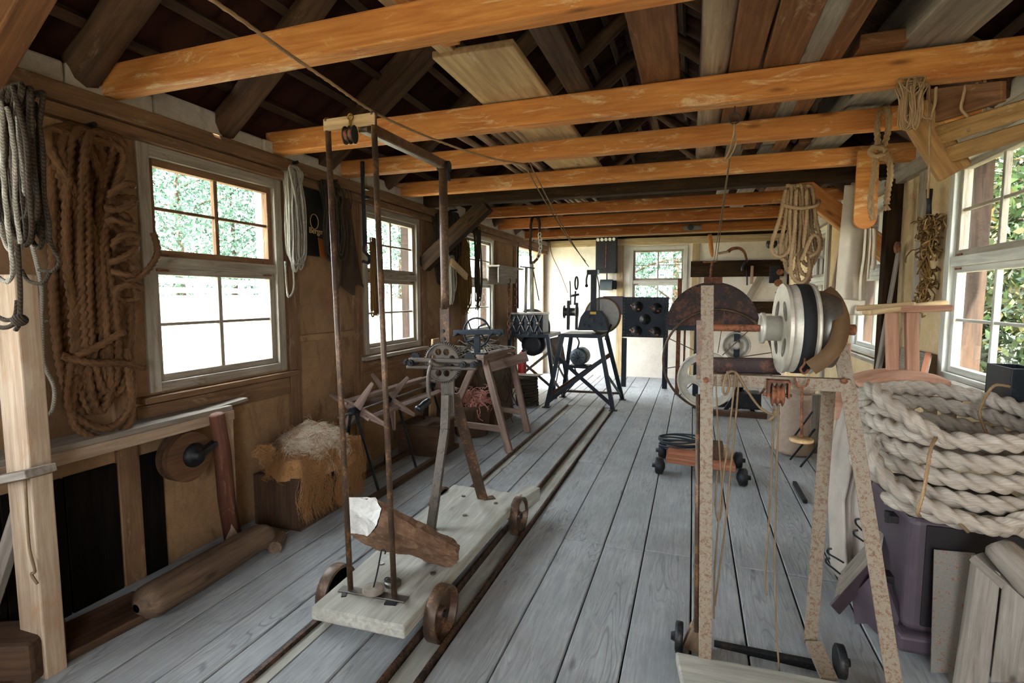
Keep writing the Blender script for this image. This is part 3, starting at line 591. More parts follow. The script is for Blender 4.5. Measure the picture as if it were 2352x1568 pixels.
m.tube(even([TL(1.785+.055*math.cos(t)+.012*math.sin(t*.37),.165+.03*math.sin(t),2.03-.0125*t+.02*math.sin(t*1.3)) for t in [.3*k for k in range(150)]],.01), .018, 18, lobes=3, pitch=.09)
m.tube(even(spl([TL(1.78,.15,1.55),TL(1.86,.2,1.62),TL(1.94,.18,1.72),TL(1.93,.17,1.82)],8),.01), .017, 18, lobes=3, pitch=.08); m.build('knotted_turns', M['ropebrown'], hk)
peg(TL, 1.72, 2.28, hk)
# dark ropes in front of the corner post
Tq = TY(1.16)
x0 = P(40,400,y=1.1).x
hk = root('rope_coil', V((x0,1.12,1.5)), 'dark grey rope hank hanging in front of the pale left post', 'rope coil')
loops(Tq, x0, .20, P(20,190,y=1.1).z, 1.66, 17, .0075, 21, 0, .3, 6, .07, None, 0).build('rope_loops', M['ropedark'], hk)
loops(Tq, x0-.03, .22, P(20,215,y=1.1).z, 1.5, 3, .0075, 22, 3, .3, 9, .05, .012, .05).build('grey_rope_loops', M['ropegrey'], hk, label='paler grey rope turns')
m = MB(); e = P(45,735,y=1.05); m.ball(e, .022, 10, 8, (1.2,1,.9)); m.tube(spl([P(40,560,y=1.05),P(46,660,y=1.05),e,P(36,758,y=1.05)],6), .007, 7); m.tube(spl([P(-10,725,y=1.05),P(15,735,y=1.05),P(35,727,y=1.05),P(40,690,y=1.05)],6), .007, 7); m.tube(spl([P(-12,748,y=1.05),P(15,752,y=1.05),e],6), .007, 7); m.build('knot', M['ropedark'], hk)
m = MB(); m.tube(spl([P(100,480,y=1.15),P(118,560,y=1.15),P(136,600,y=1.15),P(120,622,y=1.15),P(90,620,y=1.15)],7), .006, 7); m.tube(spl([P(50,620,y=1.15),P(66,645,y=1.15),P(98,650,y=1.15),P(115,625,y=1.15)],7), .006, 7); m.build('loose_loop', M['ropedark'], hk)
m = MB(); m.tube(spl([V((XL+.08,1.42,1.95)),P(92,640,x=-2.6),P(95,730,x=-2.6),P(108,735,x=-2.6)],7), .008, 7); m.tube(spl([P(97,735,x=-2.6),P(100,830,x=-2.6),P(124,890,x=-2.6),P(120,940,x=-2.6),P(105,955,x=-2.6)],7), .008, 7); tag(m.build('rope_end', M['ropegrey']), 'loose grey rope end dangling between the left post and brown hank', 'rope')
# corner post with its boards
ps = root('corner_post', (-2.43,1.37,0), 'pale sunlit wooden post with crossboard at the left edge', 'post')
m = MB(); m.box(-2.5,-2.352,1.225,1.30,0,1.58); m.build('post', M['postwood'], ps, bevel=.006, warp=.004)
m = MB(); m.bar(P(-40,1108,y=1.2), P(95,1080,y=1.2), .1, .03); m.build('crossboard', M['boardgrey'], ps, bevel=.003)
m = MB(); m.bar(P(-25,1395,y=1.22), P(50,1165,y=1.26), .07, .03, up=(0,1,0)); m.build('diagonal_strut', M['boardgrey'], ps, bevel=.004)
m = MB(); a = P(58,1100,y=1.2); m.tube(spl([a,P(62,1180,y=1.2),P(68,1260,y=1.2),P(80,1310,y=1.2),P(72,1318,y=1.2),P(86,1340,y=1.2)],6), .005, 6); m.tube(spl([P(122,1082,y=1.27),P(60,1098,y=1.19),P(-30,1118,y=1.19)],6), .005, 6); m.build('string', M['twine'], ps)
timber('timber_block', (-3.0+.35,1.15,.09), (-2.38,1.26,.1), .18, .17, M['darkwood'], 'dark squared timber end on the floor below the left post', 'block', bev=.02, warp=.01)
# shelf board with its rack and the things under it
sh = root('wall_bench', (-2.6,1.95,0), 'long worn wall bench board below the first window', 'bench')
zs = P(350,985,x=-2.55).z
m = MB(); m.box(XL+.025, XL+.20, 1.05, 2.33, zs-.01, zs+.022); m.build('bench_top', M['boardgrey'], sh, bevel=.004, warp=.003)
m = MB(); m.bar((XL+.20,1.05,zs-.03), (XL+.20,2.33,zs-.03), .025, .055); m.build('front_rail', M['wood'], sh, bevel=.003)
m = MB(); m.bar((XL+.17,2.31,0), (XL+.17,2.31,zs-.01), .05, .05, up=(0,1,0)); m.build('leg', M['wood'], sh, bevel=.004)
m = MB(); m.bar((XL+.12,2.2,zs+.012), (XL+.12,2.48,zs+.03), .09, .02); m.build('end_slat', M['boardgrey'], sh, bevel=.003)
dc = root('bearing_disc', P(432,1050,x=-2.55), 'round wooden disc with a dark iron hub hung below the wall bench', 'disc')
c = P(432,1048,x=-2.57); rd = .135
m = MB(); m.plate([circ(rd,36)], .035, c, (0,1,0), (0,0,1)); m.build('wooden_disc', M['discwood'], dc, bevel=.004)
m = MB(); m.plate([circ(rd*1.02,36,-.012,.01)], .02, c-V((.035,0,0)), (0,1,0), (0,0,1)); m.build('rear_disc', M['darkwood'], dc)
m = MB(); h = P(450,1045,x=-2.54); m.lathe(h+V((-.03,0,0)), (1,0,0), [(0,.07),(.03,.065),(.045,.05),(.05,.03),(.07,.03),(.075,.012)], 24); m.build('hub', M['iron'], dc)
m = MB(); m.bar(h+V((.01,0,0)), h+V((.02,.16,.06)), .03, .05, up=(1,0,0)); m.build('arm', M['iron'], dc, bevel=.006)
m = MB(); a = V((-2.50,P(497,955,x=-2.50).y,P(497,955,x=-2.50).z)); b = P(537,1240,z=.02); m.tube([a,a.lerp(b,.3)+V((.006,0,0)),a.lerp(b,.65)-V((.005,0,0)),b], [.038,.044,.046,.05], 8)
tag(m.build('bearing_post', M['redpost'], warp=.01), 'reddish debarked post leaning beside the bearing disc', 'post')
m = MB(); A = P(320,1395,z=.09); B = P(622,1218,z=.09); A.x -= .03
def lg(t, th):
    r = (.088*(1-.0*t))*(min(1, (min(t,1-t)*9)**.5+.25)); p = A.lerp(B,t)+V((.012*math.sin(6*t),0,-.012)); return p+V((math.cos(th),0,0))*r*1.05+V((0,0,math.sin(th)))*r*.9
m.grid(lambda u, v: lg(u, 2*pi*v), 26, 18, lambda p: (p.y, p.x, p.z)); lgo = m.build('floor_log', M['logdark'], warp=.01); tag(lgo, 'thick worn round-ended log lying on the floor below the bench', 'log')
m = MB(); m.cyl(P(645,1250,z=.03)+V((0,-.05,0)), P(640,1238,z=.03)+V((-.02,.03,0)), .04, 12); tag(m.build('wedge', M['logdark'], bevel=.006), 'small wooden chock under the round end of the floor log', 'chock')
m = MB(); m.bar((-2.55,1.0,.02), (-2.47,1.72,.02), .26, .04); tag(m.build('floor_board', M['darkwood'], bevel=.006), 'dark loose board on the floor in front of the log', 'board')
# box heaped with raw hemp
hb = root('hemp_box', (-2.45,2.98,0), 'dark wooden box holding the heap of raw hemp', 'box')
bx0, bx1, by0, by1, bz = -2.70, -2.33, 2.60, 3.15, .34
m = MB(); m.box(bx1-.02,bx1,by0,by1,0,bz); m.box(bx0,bx0+.02,by0,by1,0,bz); m.box(bx0+.02,bx1-.02,by0,by0+.02,0,bz); m.box(bx0+.02,bx1-.02,by1-.02,by1,0,bz); m.box(bx0+.02,bx1-.02,by0+.02,by1-.02,0,.02); m.build('box_sides', M['darkwood'], hb, bevel=.004)
hp = root('hemp_heap', (-2.5,2.9,.33), 'fluffy pile of raw hemp fibre spilling over the dark box', 'hemp heap')
rnd = random.Random(5)
def heapz(x, y): 
    a = (x+2.5)/.27; b = (y-2.92)/.36; return .33+.22*max(0,1-a*a-b*b)**.6
m = MB(); m.grid(lambda u, v: V((-2.5+.25*math.sin(pi*.5*u)*math.cos(2*pi*v), 2.92+.33*math.sin(pi*.5*u)*math.sin(2*pi*v), .32+.24*math.cos(pi*.5*u))), 12, 28); m.build('core', M['hemp'], hp, warp=.05)
def tuft(m, p, n, L, s, r):
    d = V((rnd.gauss(0,1), rnd.gauss(0,1), rnd.gauss(0,.35))).normalized(); c = V((rnd.gauss(0,1), rnd.gauss(0,1), rnd.gauss(0,1))).normalized(); w = rnd.uniform(.6, 1.3)
    for i in range(n):
        q = p+V((rnd.gauss(0,s), rnd.gauss(0,s), rnd.gauss(0,s*.7))); dd = (d+V((rnd.gauss(0,.25), rnd.gauss(0,.25), rnd.gauss(0,.25)))).normalized(); pts = [q]
        for k in range(8):
            dd = (Quaternion(c, w*.55+rnd.gauss(0,.15)) @ dd).normalized(); q = q+dd*L/8; e = ((q.x+2.5)/.29)**2+((q.y-2.92)/.37)**2+((q.z-.3)/.29)**2
            if e > 1.12 and q.z > .3: q = q+V((-(q.x+2.5)*.12, -(q.y-2.92)*.12, -.012))
            pts.append(q)
        m.tube(pts, r, 3, cap=False)
m = MB(); m2 = MB()
for k in range(330):
    u = rnd.random()**.5; th = rnd.uniform(0, 6.28); x = -2.5+.26*u*math.cos(th); y = 2.92+.34*u*math.sin(th)
    p = V((x, y, .32+.25*math.sqrt(max(0,1-u*u))+rnd.uniform(-.01,.04))); tuft(m if (u < .85 and rnd.random() < .8) else m2, p, 27, .16, .018, .0009)
m.build('pale_fibres', M['wool'], hp, label='pale fluffy top of the pile'); 
def lock(px0, px1, py0, py1, n, xx):
    for i in range(n*2):
        a = P(rnd.uniform(px0,px1), py0+rnd.uniform(-12,12), x=xx); L = [a]; q = a.copy(); ph = rnd.choice((0,1.4,2.6))+rnd.uniform(-.4,.4); zend = P((px0+px1)/2, py1, x=xx).z+rnd.uniform(0,.08)
        st = (a.z-zend)/10
        for k in range(10): q = q+V((rnd.gauss(0,.006)+.004*math.sin(k*.9), (.014+.004*math.cos(i))*math.sin(k*.75+ph)+rnd.gauss(0,.003), -st)); L.append(q.copy())
        m2.tube(L, [.0012]*9+[.0008,.0004], 3, cap=False)
lock(690,760,1085,1195,150,-2.31); lock(770,800,1060,1170,110,-2.29); lock(800,828,1010,1150,110,-2.30); lock(590,620,1030,1065,60,-2.42)
m2.build('brown_fibres', M['hemp'], hp, label='brown hanging locks')
# hanks between the first and second window
hk = root('rope_coil', TL(3.22,.05,1.7), 'hank of pale grey thin rope hanging right of the first window', 'rope coil')
y0 = P(675,500,x=-2.68).y
loops(TL, y0, .17, P(670,378,x=-2.68).z, P(680,625,x=-2.68).z, 17, .0075, 31, 0, .45, 6, .08, None, .03).build('rope_loops', M['ropegrey'], hk); peg(TL, y0, P(670,380,x=-2.68).z+.01, hk)
m = MB(); m.tube(spl([P(655,600,x=-2.68),P(658,650,x=-2.68),P(663,682,x=-2.68),P(675,660,x=-2.68),P(672,600,x=-2.68)],6), .0075, 7); m.build('long_loop', M['ropegrey'], hk)
hk = root('rope_coil', TL(3.45,.05,1.7), 'dark tarred rope hank hanging in front of the dark sign', 'rope coil')
y0 = P(760,500,x=-2.66).y
loops(TL, y0, .22, P(755,415,x=-2.66).z, P(760,600,x=-2.66).z, 20, .006, 41, 0, .5, 6, .08, None, .06).build('rope_loops', M['ropedark'], hk); peg(TL, y0, P(755,418,x=-2.66).z, hk, .16)
sg = root('wall_sign', TL(3.40,.01,1.9), 'dark wall sign with gold lettering and ring, mostly hidden by the dark hank', 'sign')
ya, yb = P(697,500,x=-2.73).y, P(775,500,x=-2.73).y; za, zb_ = P(720,588,x=-2.73).z, P(720,432,x=-2.73).z
m = MB(); m.box(XL-.01, XL+.03, ya, yb, za, zb_); m.build('sign_board', M['signm'], sg, bevel=.004)
m = MB(); c = P(722,509,x=XL+.032); m.tube([c+V((0,.055*math.cos(t)*.8,.055*math.sin(t))) for t in [2*pi*k/28 for k in range(28)]], .003, 5, True); m.build('ring_emblem', M['signtxt'], sg)
def text(body, size, loc, ex, ey, name, mat, par, th=.002):
    cu = bpy.data.curves.new('t', 'FONT'); cu.body = body; cu.size = size; cu.extrude = th; ob = bpy.data.objects.new('t', cu); COL.objects.link(ob)
    me = bpy.data.meshes.new_from_object(ob.evaluated_get(bpy.context.evaluated_depsgraph_get())); bpy.data.objects.remove(ob); ex = V(ex); ey = V(ey); ez = ex.cross(ey); m = MB()
    m.add([V(loc)+ex*v.co.x+ey*v.co.y+ez*v.co.z for v in me.vertices], [tuple(p.vertices) for p in me.polygons], [tuple(v.co) for v in me.vertices]); return m.build(name, mat, par)
t0 = P(710,534,x=XL+.034); text('Bergm', .062, t0, (0,1,0), (0,0,1), 'lettering', M['signtxt'], sg)
m = MB(); a = P(736,545,x=-2.69); m.hexa([P(735,590,x=-2.70),P(752,594,x=-2.70),P(752,594,x=-2.67),P(735,590,x=-2.67),P(730,545,x=-2.70),P(746,552,x=-2.70),P(746,552,x=-2.67),P(730,545,x=-2.67)]); tag(m.build('leather_sheath', M['orange'], bevel=.004), 'small orange leather sheath hanging below the dark hank', 'sheath')
# leather apron
ap = root('leather_apron', TL(3.7,.05,1.5), 'dark brown leather apron hanging from a cord between the windows', 'apron')
top = P(795,442,x=-2.70); 
def apf(u, v):
    z = top.z-(top.z-P(800,678,x=-2.70).z)*v; hw = .03+.15*v**.8; cx = top.y+.02*v; y = cx+hw*(2*u-1)
    if v > .85: z += .09*((v-.85)/.15)*(.5+.5*math.sin(u*9))
    return V((XL+.05+.02*math.sin(u*11+v*2)*(.3+v), y, z))
m = MB(); m.grid(apf, 24, 24); m.build('skin', M['leather'], ap, solid=.006)
m = MB(); m.tube(spl([P(785,412,x=-2.69),P(792,432,x=-2.69),P(800,445,x=-2.69)],4), .004, 5); m.tube(spl([P(803,410,x=-2.69),P(800,425,x=-2.69),P(808,455,x=-2.69),P(806,480,x=-2.69)],5), .003, 5); m.build('cord', M['ropedark'], ap)
# iron hook bar with a brown cord hank on it
hr = root('hook_bar', P(835,405,x=-2.5), 'tall dark iron bar with a big hook in front of the middle window', 'hook')
hx = -2.45; a = P(833,407,x=hx); b = P(838,560,x=hx)
m = MB(); m.bar(a, b, .03, .012, up=(0,1,0)); m.build('bar', M['iron'], hr, bevel=.002)
m = MB(); m.tube(spl([b,P(836,575,x=hx),P(848,590,x=hx),P(846,604,x=hx),P(834,600,x=hx)],6), .013, 8); m.bar(a.lerp(b,.15), a.lerp(b,.15)+V((.0,.07,0)), .02, .02); m.bar(a.lerp(b,.3), a.lerp(b,.3)+V((.0,.07,.01)), .02, .02); m.build('hook', M['iron'], hr)
m = MB(); ptop = a+V((-.3,0,.05)); m.bar(a, a+V((0,.0,.12)), .03, .012, up=(0,1,0)); m.build('strap', M['iron'], hr)
hk = root('rope_coil', P(865,640,x=hx), 'brown cord hank hanging on the iron hook before the middle window', 'rope coil')
yc = P(866,640,x=hx).y
loops(lambda u, d, z: V((hx+d-.05, u, z)), yc, .14, P(860,545,x=hx).z, P(864,728,x=hx).z, 24, .0042, 51, 0, .35, 6, .05, None, 0).build('rope_loops', M['cordbrown'], hk)
m = MB(); zc = P(866,600,x=hx).z; m.tube([V((hx-.02+.035*math.cos(t), yc+.05*math.sin(t), zc+.004*t)) for t in [.4*k for k in range(60)]], .0042, 6); m.build('binding', M['cordbrown'], hk)
# hanks between the middle and far window
def wh(px, py0, py1, w, n, r, mat, seed, label, xx=-2.66, top=.4, dd=.06):
    h = root('rope_coil', P(px, py1, x=xx), label, 'rope coil'); y = P(px, (py0+py1)/2, x=xx).y; z1 = P(px, py0, x=xx).z
    loops(lambda u, d, z: V((xx+d-.03, u, z)), y, w, z1, P(px, py1, x=xx).z, n, r, seed, 0, top, 6, dd, None, 0).build('rope_loops', mat, h); peg(TL, y, z1, h, .15); return h
wh(1010, 485, 660, .3, 22, .006, M['ropedark'], 61, 'black tarred rope hank half hidden behind the big pole')
wh(1040, 485, 610, .34, 24, .008, M['ropedark'], 62, 'dark thick rope hank under the left diagonal brace')
h = wh(1068, 545, 725, .33, 44, .0045, M['cordbrown'], 63, 'brown cord bundle tied near its top, left of the farthest window', -2.62, .3)
m = MB(); q0 = P(1068,592,x=-2.6); m.tube([q0+V((.05*math.cos(t),.10*math.sin(t),.0035*t)) for t in [.35*k for k in range(110)]], .0045, 6); m.build('binding', M['cordbrown'], h)
wh(1095, 520, 712, .2, 18, .005, M['ropedark'], 64, 'dark netting hank hanging before the farthest window', -2.6, .4)
h = wh(1036, 585, 700, .13, 9, .008, M['ropegrey'], 65, 'white rope hank hanging from a toggle under the left brace', -2.5, .5)
m = MB(); m.bar(P(1036,600,x=-2.46), P(1072,636,x=-2.46), .03, .075, up=(0,0,1)); m.build('wooden_toggle', M['boardpale'], h, bevel=.006)
# shelf box and rusty chain at the last wall post
sb = root('wall_shelf', P(1165,635,x=-2.65), 'small weathered wall shelf box beside the open side door', 'shelf')
a = P(1140,622,x=-2.6); b = P(1196,630,x=-2.6)
m = MB(); m.box(XL,XL+.2,a.y,b.y,a.z+.06,a.z+.085); m.build('shelf_board', M['boardgrey'], sb, bevel=.003)
m = MB(); m.box(XL,XL+.03,a.y+.02,b.y-.05,a.z-.18,a.z+.06); m.box(XL+.16,XL+.18,a.y+.02,b.y-.25,a.z-.16,a.z+.06); m.build('front_board', M['boardgrey'], sb, bevel=.003)
def chainmesh(m, pts, r, wr):
    L = even(pts, r*2.1)
    for i, (p, q) in enumerate(zip(L, L[1:])):
        t = (q-p).normalized(); n = t.orthogonal().normalized(); n = Quaternion(t, (i % 2)*pi/2) @ n; c = (p+q)/2
        m.tube([c+t*math.cos(k*pi/5)*r*1.45+n*math.sin(k*pi/5)*r*.8 for k in range(10)], wr, 5, True)
for i, px in enumerate((1169,1183)):
    m = MB(); chainmesh(m, [P(px,640,x=-2.58),P(px+1,700,x=-2.58),P(px-1,785,x=-2.58)], .03, .009); tag(m.build('hanging_chain', M['chain']), ['rusty chain strand hanging below the wall shelf, left one','rusty chain strand hanging below the wall shelf, right one'][i], 'chain', 'rusty chains under the shelf')
m = MB(); m.tube(spl([TL(8.1,.05,1.3),TL(8.1,.05,2.28),TL(8.16,.05,2.36),TL(8.5,.05,2.38),TL(9.7,.05,2.36)],8), .014, 8); tag(m.build('door_pipe', M['black']), 'thin black conduit pipe bending over the open side door', 'pipe')
# ------------------------------------------------------------------ rope-twisting sledge on its track
sl = root('sledge_cart', (-1.28,2.45,0), 'wheeled plank sledge on the floor track carrying the tall pole frame', 'sledge')
m = MB(); zt = .2; m.hexa([(-1.485,1.70,zt-.058),(-1.045,1.715,zt-.058),(-1.03,3.19,zt-.058),(-1.54,3.20,zt-.058),(-1.485,1.70,zt),(-1.045,1.715,zt),(-1.03,3.19,zt),(-1.54,3.20,zt)]); m.build('sledge_plank', M['sledge'], sl, bevel=.008, warp=.002)
for y in (1.98,3.04):
    m = MB(); m.box(-1.5,-1.07,y-.03,y+.03,.09,.142); m.build('cross_bearer', M['darkwood'], sl, bevel=.004)
    m = MB(); m.cyl((-1.6,y,.109), (-.99,y,.109), .013, 10); m.build('axle', M['iron'], sl)
for (x, y, s) in ((-1.012,1.97,1),(-1.012,3.05,1),(-1.565,1.97,-1),(-1.565,3.05,-1)):
    m = MB(); r = .12; c = V((x-.027*s, y, .109)); m.lathe(c, (s,0,0), [(0,r*.9),(0,r),(.054,r),(.054,r*.88),(.02,r*.86),(.016,.03),(.04,.028),(.042,.015),(.0,.015),(0,r*.9)], 40, True)
    w = m.build('wheel', M['poleiron'], sl, bevel=.002)
    m = MB(); m.cyl(c, c+V((.05*s,0,0)), .016, 10); m.build('hub_cap', M['iron'], w)
m = MB(); m.bar((-1.06,3.1,.15), (-1.0,3.36,.15), .09, .09); m.build('coupling_block', M['sledge'], sl, bevel=.003)
m = MB()
for q in ((-1.40,2.1),(-1.12,2.1),(-1.38,3.02),(-1.14,2.98),(-1.25,2.75)): m.cyl((q[0],q[1],.2), (q[0],q[1],.206), .013, 10)
bo = m.build('plank_bolts', M['steel'], sl); bo['kind'] = 'stuff'
bL, bR = V((-1.398,1.854,.205)), V((-1.183,1.866,.205)); tL, tR = P(752,278,y=1.93), P(858,263,y=1.93)
for nm, a, b in (('left_pole', bL, tL), ('right_pole', bR, tR)):
    m = MB(); m.tube([a, a.lerp(b,.5), b], .0125, 12); m.ball(b, .016, 10, 6); m.build(nm, M['poleiron'], sl)
m = MB(); m.bar(bL+V((-.05,-.004,0)), bR+V((.06,.002,0)), .045, .008, up=(0,0,1)); m.build('pole_foot_plate', M['steel'], sl, bevel=.002)
m = MB(); m.bar(bL+V((-.03,0,-.003)), bL+V((.0,-.05,-.003)), .02, .006); m.build('foot_clamp', M['iron'], sl)
m = MB(); m.bar(bR+V((.03,-.03,-.003)), bR+V((-.02,-.04,-.003)), .03, .006); m.build('foot_clamp', M['iron'], sl)
m = MB(); m.bar(tL+V((-.012,-.008,-.02)), tR+V((.012,-.008,-.02)), .012, .05, up=(0,0,1)); m.build('top_plate', M['boardpale'], sl, bevel=.003)
e0 = tL.lerp(tR,.72)+V((0,.01,-.035)); e1 = P(1017,378,y=2.95); pb = P(1024,765,y=2.86)
m = MB(); m.bar(e0, e1, .045, .05); m.build('top_rail', M['poleiron'], sl, bevel=.006)
m = MB(); m.tube([e1+V((0,0,.02)), e1.lerp(pb,.4), e1.lerp(pb,.75), e1.lerp(pb,.86)], .026, 16); m.bar(e1.lerp(pb,.85), pb+V((0,0,-.06)), .06, .03, up=(0,-1,0)); m.build('rear_pole', M['poleiron'], sl)
m = MB(); m.cyl(e1+V((-.03,-.0,-.01)), e1+V((.045,0,-.01)), .03, 12); m.bar(e1+V((.03,0,0)), e1+V((.035,0,-.1)), .02, .03, up=(0,1,0)); m.build('elbow_joint', M['iron'], sl, bevel=.003)
# pulley on the top plate
pu = root('pulley_block', P(804,305,y=1.91), 'small double pulley block hanging from the pole frame top', 'pulley')
a = P(804,268,y=1.905); b = P(804,310,y=1.905); m = MB(); m.tube([a+V((.012*math.cos(t),0,.012*math.sin(t))) for t in [2*pi*k/12 for k in range(12)]], .004, 6, True); m.bar(a-V((0,0,.012)), b+V((0,0,.03)), .01, .006); m.build('eye', M['brass'], pu)
m = MB()
for dx in (-.022,0,.022): m.plate([oval(.024,.038,0,0)], .005, b+V((dx,0,0)), (0,1,0), (0,0,1))
m.build('cheeks', M['iron'], pu)
for dx in (-.011,.011):
    m = MB(); m.lathe(b+V((dx-.006,0,0)), (1,0,0), [(0,.026),(.006,.02),(.012,.026)], 16); m.build('sheave', M['rust'], pu)
# A-frame with gear head
ap_ = P(1030,905,y=2.78); f1 = V((-1.353,2.52,.2)); f2 = V((-1.244,3.02,.2)); 
m = MB(); k1 = P(1022,985,y=2.70); m.bar(ap_+V((0,-.03,.0)), k1, .05, .03, up=(0,1,.2)); m.bar(k1, f1, .05, .03, up=(0,1,.2)); m.build('front_leg', M['gear'], sl, bevel=.003)
m = MB(); k2 = P(1050,985,y=2.84); m.bar(ap_+V((.02,.03,0)), f2, .068, .018, up=(0,1,.2)); m.bar(f2, f2+V((.06,.05,.0)), .06, .012); m.build('rear_leg', M['poleiron'], sl, bevel=.003)
m = MB(); m.bar(P(1028,870,y=2.79), P(1030,955,y=2.78), .085, .02, up=(0,1,0)); m.build('neck_plate', M['gear'], sl, bevel=.003)
gc = P(1018,832,y=2.76); R = 47/1200*(gc-V((0,0,CH))).dot(FW)
gh = bpy.data.objects.new('gear_head', None)
tooth = []
for k in range(60):
    for q, rr in ((0,R*.93),(.22,R*.93),(.34,R*1.03),(.66,R*1.03),(.78,R*.93)):
        a = 2*pi*(k+q)/60; tooth.append((rr*math.cos(a), rr*math.sin(a)))
holes = [circ(R*.165,18,R*.56*math.cos(2*pi*k/8+.39),R*.56*math.sin(2*pi*k/8+.39)) for k in range(8)]+[circ(.012,12)]
m = MB(); m.plate([tooth]+holes, .022, gc, (1,0,0), (0,0,1)); gw = m.build('gear_wheel', M['gear'], sl, bevel=.0015)
m = MB(); m.lathe(gc+V((0,-.016,0)), (0,1,0), [(0,R*.86),(0,R*.93),(.032,R*.93),(.032,R*.86)], 44, closed=True); m.lathe(gc+V((0,-.03,0)), (0,1,0), [(0,.02),(.0,.03),(.045,.034)], 20); m.build('gear_rim', M['gear'], gw)
cb = gc+V((0,-.05,0)); a = P(940,826,y=cb.y); b = P(1098,830,y=cb.y)
m = MB(); m.bar(a, b, .03, .028); m.build('head_bar', M['gear'], sl, bevel=.008)
m = MB(); a2 = P(935,842,y=cb.y); b2 = P(1095,846,y=cb.y); m.bar(a2, b2, .03, .02); m.build('lower_bar', M['gear'], sl, bevel=.006)
for k, (px, py) in enumerate(((948,832),(1068,836),(1092,836),(938,830))):
    m = MB(); p = P(px,py,y=cb.y); m.cyl(p+V((0,-.035,0)), p+V((0,.06,0)), .019 if k < 3 else .015, 14); m.cyl(p+V((0,-.045,0)), p+V((0,-.03,0)), .011, 6); m.build('twist_spindle', M['iron'], sl, bevel=.002)
for px in (955,1080):
    p = P(px,822,y=cb.y+.05); m = MB(); m.plate([[(r_*math.cos(2*pi*k/48), r_*math.sin(2*pi*k/48)) for k in range(48) for r_ in ((.036 if k % 4 < 2 else .031),)]], .02, p, (1,0,0), (0,0,1)); m.build('pinion', M['iron'], sl)
ck = P(992,832,y=cb.y-.03); ce = P(987,915,y=cb.y-.05); m = MB(); m.tube(spl([P(1020,838,y=cb.y),P(1004,838,y=cb.y-.03),ck],5), .014, 10); m.tube(spl([ck,P(984,860,y=cb.y-.045),P(984,895,y=cb.y-.05),ce+V((0,0,.0))],6), .011, 8); m.ball(ck, .02, 10, 8); cr = m.build('crank_arm', M['gear'], sl)
m = MB(); h1 = ce+V((.0,0,-.01)); h2 = P(960,940,y=cb.y-.15); ax = (h2-h1).normalized(); L = (h2-h1).length; m.lathe(h1, ax, [(0,.012),(.01,.019),(L*.4,.021),(L*.8,.018),(L,.023),(L+.006,.012)], 18); m.build('handle', M['black'], cr)
m = MB()
for px, py in ((1027,908),(1028,930),(1019,760),(1021,778)):
    p = P(px,py,y=2.755); m.cyl(p, p+V((0,-.02,0)), .011, 6)
bb = m.build('neck_bolts', M['boltm'], sl); bb['kind'] = 'stuff'
# broken stone lying across the sledge
def sp(px, py, y): return P(px, py, y=y)
fc = [sp(797,1224,2.06), sp(848,1230,2.05), sp(868,1206,1.97), sp(878,1168,2.01), sp(862,1143,2.03), sp(803,1142,2.08), sp(797,1165,2.06)]
m = MB(); NS = 5; ring = []
endc = [sp(1012,1300,2.16), sp(1040,1300,2.13), sp(1054,1284,2.06), sp(1056,1262,2.10), sp(1050,1244,2.18), sp(1010,1236,2.26), sp(1000,1290,2.24)]
low = [V((0,0,0)) for k in range(6)]
st = MB(); vs = []; gs = []
for i in range(NS+1):
    t = i/NS
    for k in range(7):
        p = fc[k].lerp(endc[k], t); 
        if k in (0, 1): p.z -= .03*math.sin(pi*min(t*1.5,1)); 
        vs.append(p)
fs = [(i*7+k, i*7+(k+1) % 7, (i+1)*7+(k+1) % 7, (i+1)*7+k) for i in range(NS) for k in range(7)]+[tuple(NS*7+k for k in range(7))]
sr = root('broken_stone', (-1.25,2.12,.2), 'broken brown stone block with one pale end lying on the sledge', 'stone')
st.add(vs, fs, [tuple(v) for v in vs]); so_ = st.build('stone_body', M['stone'], sr)
so_.modifiers.new('sub','SUBSURF').subdivision_type = 'SIMPLE'; so_.modifiers['sub'].levels = 3; so_.modifiers['sub'].render_levels = 3
tx = bpy.data.textures.new('rock', 'CLOUDS'); tx.noise_scale = .065; dm = so_.modifiers.new('d','DISPLACE'); dm.texture = tx; dm.strength = .03; dm.texture_coords = 'LOCAL'
st = MB(); cc = sum(fc, V((0,0,0)))/7; ctr = [cc]+fc; 
off = (fc[0]-endc[0]).normalized()*.004
st.add([p+off for p in ctr], [(0,(k+1) % 7+1,k+1) for k in range(7)], [tuple(p) for p in ctr]); se = st.build('pale_end', M['stonew'], sr, label='pale broken end face')
se.modifiers.new('sub','SUBSURF').subdivision_type = 'SIMPLE'; se.modifiers['sub'].levels = 4; se.modifiers['sub'].render_levels = 4
dm = se.modifiers.new('d','DISPLACE'); dm.texture = tx; dm.strength = .03; dm.texture_coords = 'LOCAL'
# weights
w1 = root('hook_weight', P(857,1362,z=.215), 'round flat weight with a long hooked rod standing on the pole foot plate', 'weight')
c = P(858,1358,z=.214); m = MB(); m.lathe(c-V((0,0,.0)), (0,0,1), [(0,.045),(.004,.048),(.016,.048),(.02,.044)], 32); m.build('disc', M['boardgrey'], w1)
m = MB(); tp = P(875,1270,y=c.y+.02); m.tube(spl([c+V((0,0,.018)),c.lerp(tp,.5),tp,tp+V((.004,0,.014)),tp+V((.014,0,.02)),tp+V((.022,0,.01)),tp+V((.02,0,0))],5), .0035, 7); m.build('hook_rod', M['iron'], w1)
w2 = root('hook_weight', P(903,1340,z=.205), 'second flat weight lying on the sledge behind the right pole', 'weight')
c = P(902,1342,z=.203); m = MB(); m.lathe(c, (0,0,1), [(0,.036),(.004,.038),(.014,.038),(.017,.035)], 28); m.build('disc', M['steel'], w2)
